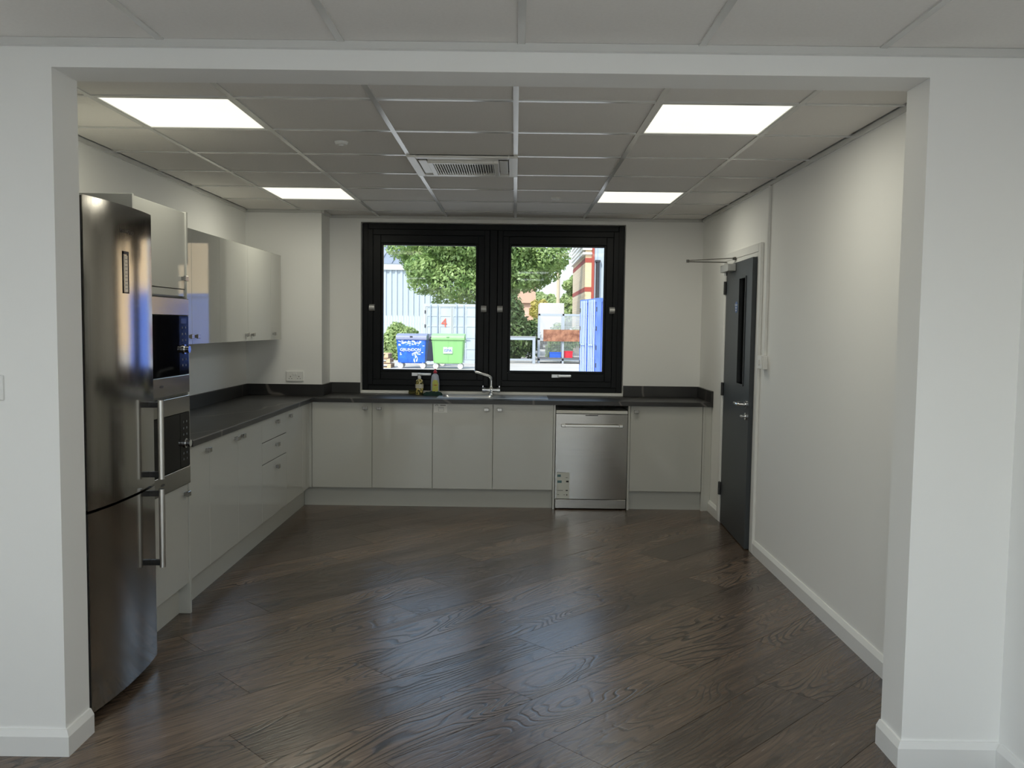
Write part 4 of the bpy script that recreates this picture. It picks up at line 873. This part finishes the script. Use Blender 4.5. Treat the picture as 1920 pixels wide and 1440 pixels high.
crate(W(1031, 660, 31).x, W(1053, 660, 31).x - .02, 31.15, zs, .24, mat('crate_blue', (.02, .10, .50), .4), 'small blue plastic crate on the cage shelf')
crate(W(1054, 660, 31).x + .02, W(1074, 660, 31).x, 31.15, zs, .29, mat('crate_red', (.62, .02, .04), .4), 'small red plastic crate on the cage shelf')

# --- foliage
def leaves(name, blobs, n, size, m, parent, up_bias=.35):
    """many small leaf blades on the shells of overlapping blobs (centre, radii)"""
    cen = np.array([b[0] for b in blobs], float); rad = np.array([b[1] for b in blobs], float); vol = rad.prod(1) ** (2 / 3); pick = np.random.choice(len(blobs), n, p=vol / vol.sum())
    d = np.random.normal(size=(n, 3)); d /= np.linalg.norm(d, axis=1)[:, None]; r = np.random.uniform(.55, 1.05, n) ** .6
    P_ = cen[pick] + d * rad[pick] * r[:, None]; P_[:, 2] = np.maximum(P_[:, 2], ZG + .03)
    nn = d + np.random.normal(size=(n, 3)) * .55; nn[:, 2] += up_bias; nn /= np.linalg.norm(nn, axis=1)[:, None]
    a = np.cross(nn, np.random.normal(size=(n, 3))); a /= np.linalg.norm(a, axis=1)[:, None]; b = np.cross(nn, a)
    s_ = (size * np.random.uniform(.6, 1.3, n))[:, None]
    q = np.stack([P_ - a * s_, P_ + b * s_ * .45 - nn * s_ * .12, P_ + a * s_, P_ - b * s_ * .45 - nn * s_ * .12], 1).reshape(-1, 3)
    c = q.min(0); c = np.array([(q[:, 0].min() + q[:, 0].max()) / 2, (q[:, 1].min() + q[:, 1].max()) / 2, q[:, 2].min()]); q = q - c
    me = bpy.data.meshes.new(name); me.vertices.add(len(q)); me.vertices.foreach_set('co', q.ravel().astype(np.float32)); me.loops.add(4 * n); me.loops.foreach_set('vertex_index', np.arange(4 * n, dtype=np.int32)); me.polygons.add(n)
    me.polygons.foreach_set('loop_start', np.arange(0, 4 * n, 4, dtype=np.int32)); me.update(calc_edges=True); me.validate(); me.materials.append(m)
    return stuff(link(name, me, tuple(c), parent))
def leafmat(name, c1, c2):
    m = bpy.data.materials.new(name); m.use_nodes = True; t = m.node_tree; L = t.links.new; o = t.nodes['Material Output']; b = t.nodes['Principled BSDF']
    tc = node(t, 'ShaderNodeTexCoord'); n = node(t, 'ShaderNodeTexNoise'); n.inputs['Scale'].default_value = 1.3; n.inputs['Detail'].default_value = 8; L(tc.outputs['Object'], n.inputs['Vector'])
    r = node(t, 'ShaderNodeValToRGB'); r.color_ramp.elements[0].position = .35; r.color_ramp.elements[1].position = .65; r.color_ramp.elements[0].color = (*c1, 1); r.color_ramp.elements[1].color = (*c2, 1); L(n.outputs['Fac'], r.inputs[0])
    b.inputs['Roughness'].default_value = .45; L(r.outputs[0], b.inputs['Base Color']); tr = node(t, 'ShaderNodeBsdfTranslucent'); L(r.outputs[0], tr.inputs[0]); mx = node(t, 'ShaderNodeMixShader'); mx.inputs[0].default_value = .35
    L(b.outputs[0], mx.inputs[1]); L(tr.outputs[0], mx.inputs[2]); L(mx.outputs[0], o.inputs[0]); return m
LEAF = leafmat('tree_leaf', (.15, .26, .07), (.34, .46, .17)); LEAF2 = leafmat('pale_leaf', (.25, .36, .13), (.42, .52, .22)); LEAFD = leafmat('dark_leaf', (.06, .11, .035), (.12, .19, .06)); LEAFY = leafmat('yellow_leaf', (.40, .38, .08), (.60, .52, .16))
BARK = mat('bark', (.10, .08, .06), .9, bump=(12, .6, .03))
def tree(name, base, crown_c, crown_r, n, size, m, label, nblob=60, keep=None, cat='tree', trunk_r=.25, group=None):
    t = thing(name, base, label, cat, group); blobs = []; b_ = Vector(base); cc = Vector(crown_c)
    while len(blobs) < nblob:
        d = np.random.normal(size=3); d /= np.linalg.norm(d); r = np.random.uniform(.25, .88); p = np.array(crown_c) + d * np.array(crown_r) * r
        if keep and not keep(p): continue
        k = np.random.uniform(.16, .30) * min(crown_r); blobs.append((p, (k * 1.25, k * 1.25, k)))
    leaves('foliage', blobs, n, size, m, t)
    if trunk_r:
        bm = nb(); tube(bm, [b_, b_.lerp(cc, .35) + Vector((.1, 0, 0)), b_.lerp(cc, .8)], [trunk_r, trunk_r * .8, trunk_r * .45], 10); tk = obj('trunk', bm, BARK, t, True)
        for k in range(6):
            p = b_.lerp(cc, .45 + .05 * k); q = Vector(blobs[k * 5 % len(blobs)][0]); obj('branch', tube(nb(), [p, p.lerp(q, .5) + Vector((0, 0, .2)), q], [trunk_r * .4, trunk_r * .25, trunk_r * .1], 7), BARK, tk, True)
    return t
def keep_main(p): return p[2] > 2.45 + max(0, abs(p[0] + 1.8) - 2.6) * .55 and not (p[0] > 1.5 and p[2] < 4.6)
tree('broadleaf_tree', (-1.5, 39.5, ZG), (-2.2, 40, 6.1), (5.3, 3.6, 3.9), 120000, .115, LEAF, 'large leafy green tree rising behind the white container', 120, keep_main, trunk_r=.32)
cxx = W(757, 630, 33).x
def shrub(name, c, r, n, size, m, label, nb_=16, cat='bush'):
    t = thing(name, (c[0], c[1], ZG), label, cat); bl = []
    for k in range(nb_):
        d = np.random.normal(size=3); d[2] = abs(d[2]) * .8; d /= np.linalg.norm(d); bl.append((np.array(c) + d * np.array(r) * np.random.uniform(.2, .75), tuple(np.array(r) * np.random.uniform(.28, .42))))
    leaves('foliage', bl, n, size, m, t)
    bm = nb()
    for k in range(7): q = bl[k][0]; tube(bm, [(c[0] + random.uniform(-.15, .15), c[1] + random.uniform(-.15, .15), ZG), tuple(q)], [.03, .01], 6)
    stuff(obj('stems', bm, BARK, t)); return t
shrub('grassy_bush', (cxx - .25, 33.5, .3), (1.2, 1.3, 1.45), 14000, .10, LEAF2, 'rounded pale green bush in front of the palisade fence', 30)
shrub('dark_shrub', (W(968, 620, 34).x, 34.5, .7), (1.35, 1.2, 2.6), 12000, .11, LEAFD, 'dark green shrub behind the low steel bench frame', 24)
shrub('leafy_shrub', (W(1055, 640, 34).x, 33.8, .3), (.95, .7, 1.7), 7000, .10, LEAF, 'low green shrub growing behind the mesh cage', 16)
shrub('yellow_shrub', (W(1012, 570, 63.8).x, 63.8 - 1.4, 2.6), (1.0, .8, 1.15), 7000, .14, LEAFY, 'yellow leaved shrub beyond the mesh cage beside the white van', 20)
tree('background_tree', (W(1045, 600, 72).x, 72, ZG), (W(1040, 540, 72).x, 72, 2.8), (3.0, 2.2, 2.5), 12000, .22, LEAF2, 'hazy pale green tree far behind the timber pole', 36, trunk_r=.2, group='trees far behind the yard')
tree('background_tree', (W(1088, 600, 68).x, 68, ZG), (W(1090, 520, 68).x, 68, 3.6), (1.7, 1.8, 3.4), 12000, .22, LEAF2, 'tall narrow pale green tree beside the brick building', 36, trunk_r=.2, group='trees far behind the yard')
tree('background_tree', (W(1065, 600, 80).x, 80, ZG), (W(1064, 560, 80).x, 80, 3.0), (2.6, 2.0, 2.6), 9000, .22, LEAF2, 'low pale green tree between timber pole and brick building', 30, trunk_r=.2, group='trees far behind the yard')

# --- pole, van, palisade fence
pp = W(1046, 583, 61); t = thing('timber_pole', (pp.x, 61, ZG), 'slender pale timber pole rising beyond the cage', 'pole')
obj('shaft', tube(nb(), [(pp.x, 61, ZG), (pp.x, 61, 7.6)], [.17, .12], 12), mat('pole_wood', (.50, .42, .30), .8), t, 40); obj('cross_arm', B(pp.x - .5, pp.x + .5, 60.93, 61.07, 7.1, 7.2), mat('pole_wood'), t)
v0, v1 = W(1012, 575, 54).x, W(1058, 575, 54).x
t = thing('white_van', ((v0 + v1) / 2, 56, ZG), 'white box van parked far behind the mesh cage', 'van'); VW = mat('van_white', (.55, .55, .56), .35)
obj('load_box', B(v0, v1, 54, 58, ZG + .6, 3.15, .04), VW, t); obj('chassis', B(v0 + .1, v1 - .1, 54.1, 60, ZG + .35, ZG + .6), BLKPL, t); obj('cab', B(v0 + .1, v1 - .1, 58.1, 60, ZG + .6, 2.1, .1), VW, t)
for x in (v0 + .08, v1 - .30):
    for y_ in (55.0, 59.2): obj('wheel', tube(nb(), [(x, y_, ZG + .36), (x + .22, y_, ZG + .36)], .36, 16), BLKPL, t)
fa, fb, fy = W(700, 600, 40).x - 1, W(905, 600, 40).x, 42.0
t = thing('palisade_fence', ((fa + fb) / 2, fy, ZG), 'grey steel palisade fence in front of the pale warehouse', 'fence'); FM = mat('fence_grey', (.52, .58, .62), .5, metal=.2)
for z_ in (.45, 1.55): obj('rail', B(fa, fb, fy + .02, fy + .07, z_, z_ + .05), FM, t)
pm_ = None; k = 0; x = fa
while x < fb:
    if pm_ is None:
        bm = nb(); prism(bm, [(-.035, 0), (.035, 0), (.035, 2.05), (0, 2.15), (-.035, 2.05)], 'y', -.01, .015); pm_ = bpy.data.meshes.new('pale'); bm.to_mesh(pm_); bm.free(); pm_.materials.append(FM)
    link('pale', pm_, (x, fy, ZG), t); x += .155

# --- warehouse behind
CLAD = mat('pale_blue_cladding', (.40, .46, .51), .45); wx0, wx1, wy = -24.0, W(906, 560, 60).x, 60.0
t = thing('warehouse', ((wx0 + wx1) / 2, 70, ZG), 'pale corrugated warehouse with grey roof behind the tree', 'building')
obj('corrugated_wall', corrugated(nb(), wx0, wx1, ZG, 5.7, wy, .42, .10), CLAD, t); obj('side_wall', B(wx1 - .05, wx1, wy + .1, 80, ZG, 5.7), CLAD, t); obj('rear_wall', B(wx0, wx1 - .05, 79.9, 80, ZG, 5.7), CLAD, t)
obj('fascia', B(wx0, wx1 + .1, wy - .15, wy + .1, 5.7, 6.15), mat('fascia_pale', (.62, .68, .72), .4), t)
bm = nb(); prism(bm, [(wy - .2, 6.15), (70, 9.6), (80.2, 6.15)], 'x', wx0, wx1); rf = obj('roof', bm, mat('slate_roof', (.22, .25, .30), .6), t)
for k in range(24): x = wx0 + (wx1 - wx0) * k / 24; bm = nb(); prism(bm, [(wy - .2, 6.16), (70, 9.61), (70, 9.69), (wy - .2, 6.24)], 'x', x, x + .08); obj('roof_rib', bm, MATS['slate_roof'], rf)

# --- brick building on the right, continuing past the window
def brickmat():
    m = bpy.data.materials.new('buff_brick'); m.use_nodes = True; t = m.node_tree; b = t.nodes['Principled BSDF']; L = t.links.new
    tc = node(t, 'ShaderNodeNewGeometry'); mp = node(t, 'ShaderNodeMapping'); mp.inputs['Rotation'].default_value = (-PI / 2, 0, 0); L(tc.outputs['Position'], mp.inputs[0]); br = node(t, 'ShaderNodeTexBrick'); br.inputs['Scale'].default_value = 4.4
    br.inputs['Color1'].default_value = (.66, .47, .27, 1); br.inputs['Color2'].default_value = (.74, .55, .34, 1); br.inputs['Mortar'].default_value = (.55, .48, .38, 1); br.inputs['Mortar Size'].default_value = .015; L(mp.outputs[0], br.inputs['Vector']); L(br.outputs[0], b.inputs['Base Color']); b.inputs['Roughness'].default_value = .85; return m
BUFF = brickmat(); REDB = mat('red_brick_band', (.34, .07, .05), .8); by0 = 40.0; e0 = W(1097, 520, by0).x; e1 = W(1109, 520, by0).x; e2 = W(1137, 520, by0).x + .6
t = thing('brick_building', (e0 + 8, by0 + 5, ZG), 'buff brick building with red bands and grey cladding behind the blue container', 'building')
obj('brick_pier', B(e0, e1, by0, by0 + 10, ZG, 8.2), BUFF, t)
for z0, z1 in ((3.42, 3.66), (4.98, 5.22)): obj('red_band', B(e0 - .01, e1, by0 - .02, by0 + 10, z0, z1), REDB, t)
bm = B(e0 - .12, e1, by0 - .10, by0 + 10, 5.30, 5.42)
for k in range(5): obj('white_course', B(e0 - .15, e1, by0 - .12, by0 + 10, 5.40 + k * .24, 5.52 + k * .24), mat('course_white', (.72, .72, .70), .6), t)
bm.free()
obj('red_corner', B(e1, e1 + .14, by0 - .04, by0 + .2, ZG, 8.2), REDB, t); obj('drainpipe', tube(nb(), [(e1 + .32, by0 - .08, ZG), (e1 + .32, by0 - .08, 5.0)], .10, 12), mat('pipe_dark', (.03, .03, .035), .4), t, 40); obj('pipe_hopper', B(e1 + .18, e1 + .46, by0 - .2, by0, 5.0, 5.1), MATS['pipe_dark'], t)
obj('grey_cladding', corrugated(nb(), e1 + .14, e2, ZG, 8.2, by0 + .02, .5, .04), mat('cladding_bluegrey', (.36, .42, .48), .45), t)
obj('brick_wall', B(e2, e2 + 22, by0, by0 + 10, ZG, 8.2), BUFF, t); obj('roof', B(e0 - .2, e2 + 22.2, by0 - .2, by0 + 10.2, 8.2, 8.5), mat('roof_felt'), t)
for k in range(4): x = e2 + 4 + 4.5 * k; obj('window', B(x, x + 1.6, by0 - .03, by0 + .02, 4.6, 6.0), BLKGLASS, t)
hx0, hx1 = W(930, 580, 64).x, W(1000, 580, 64).x
t = thing('brick_house', ((hx0 + hx1) / 2, 66, ZG), 'pinkish brick house glimpsed under the tree beyond the yard', 'building'); obj('wall', B(hx0, hx1, 64, 69, ZG, 3.4), mat('pink_brick', (.58, .36, .26), .8, vary=(2, (.70, .48, .38), .4)), t)
bm = nb(); prism(bm, [(63.7, 3.4), (66.5, 5.0), (69.3, 3.4)], 'x', hx0 - .2, hx1 + .2); obj('roof', bm, mat('tile_roof', (.40, .26, .18), .8), t)
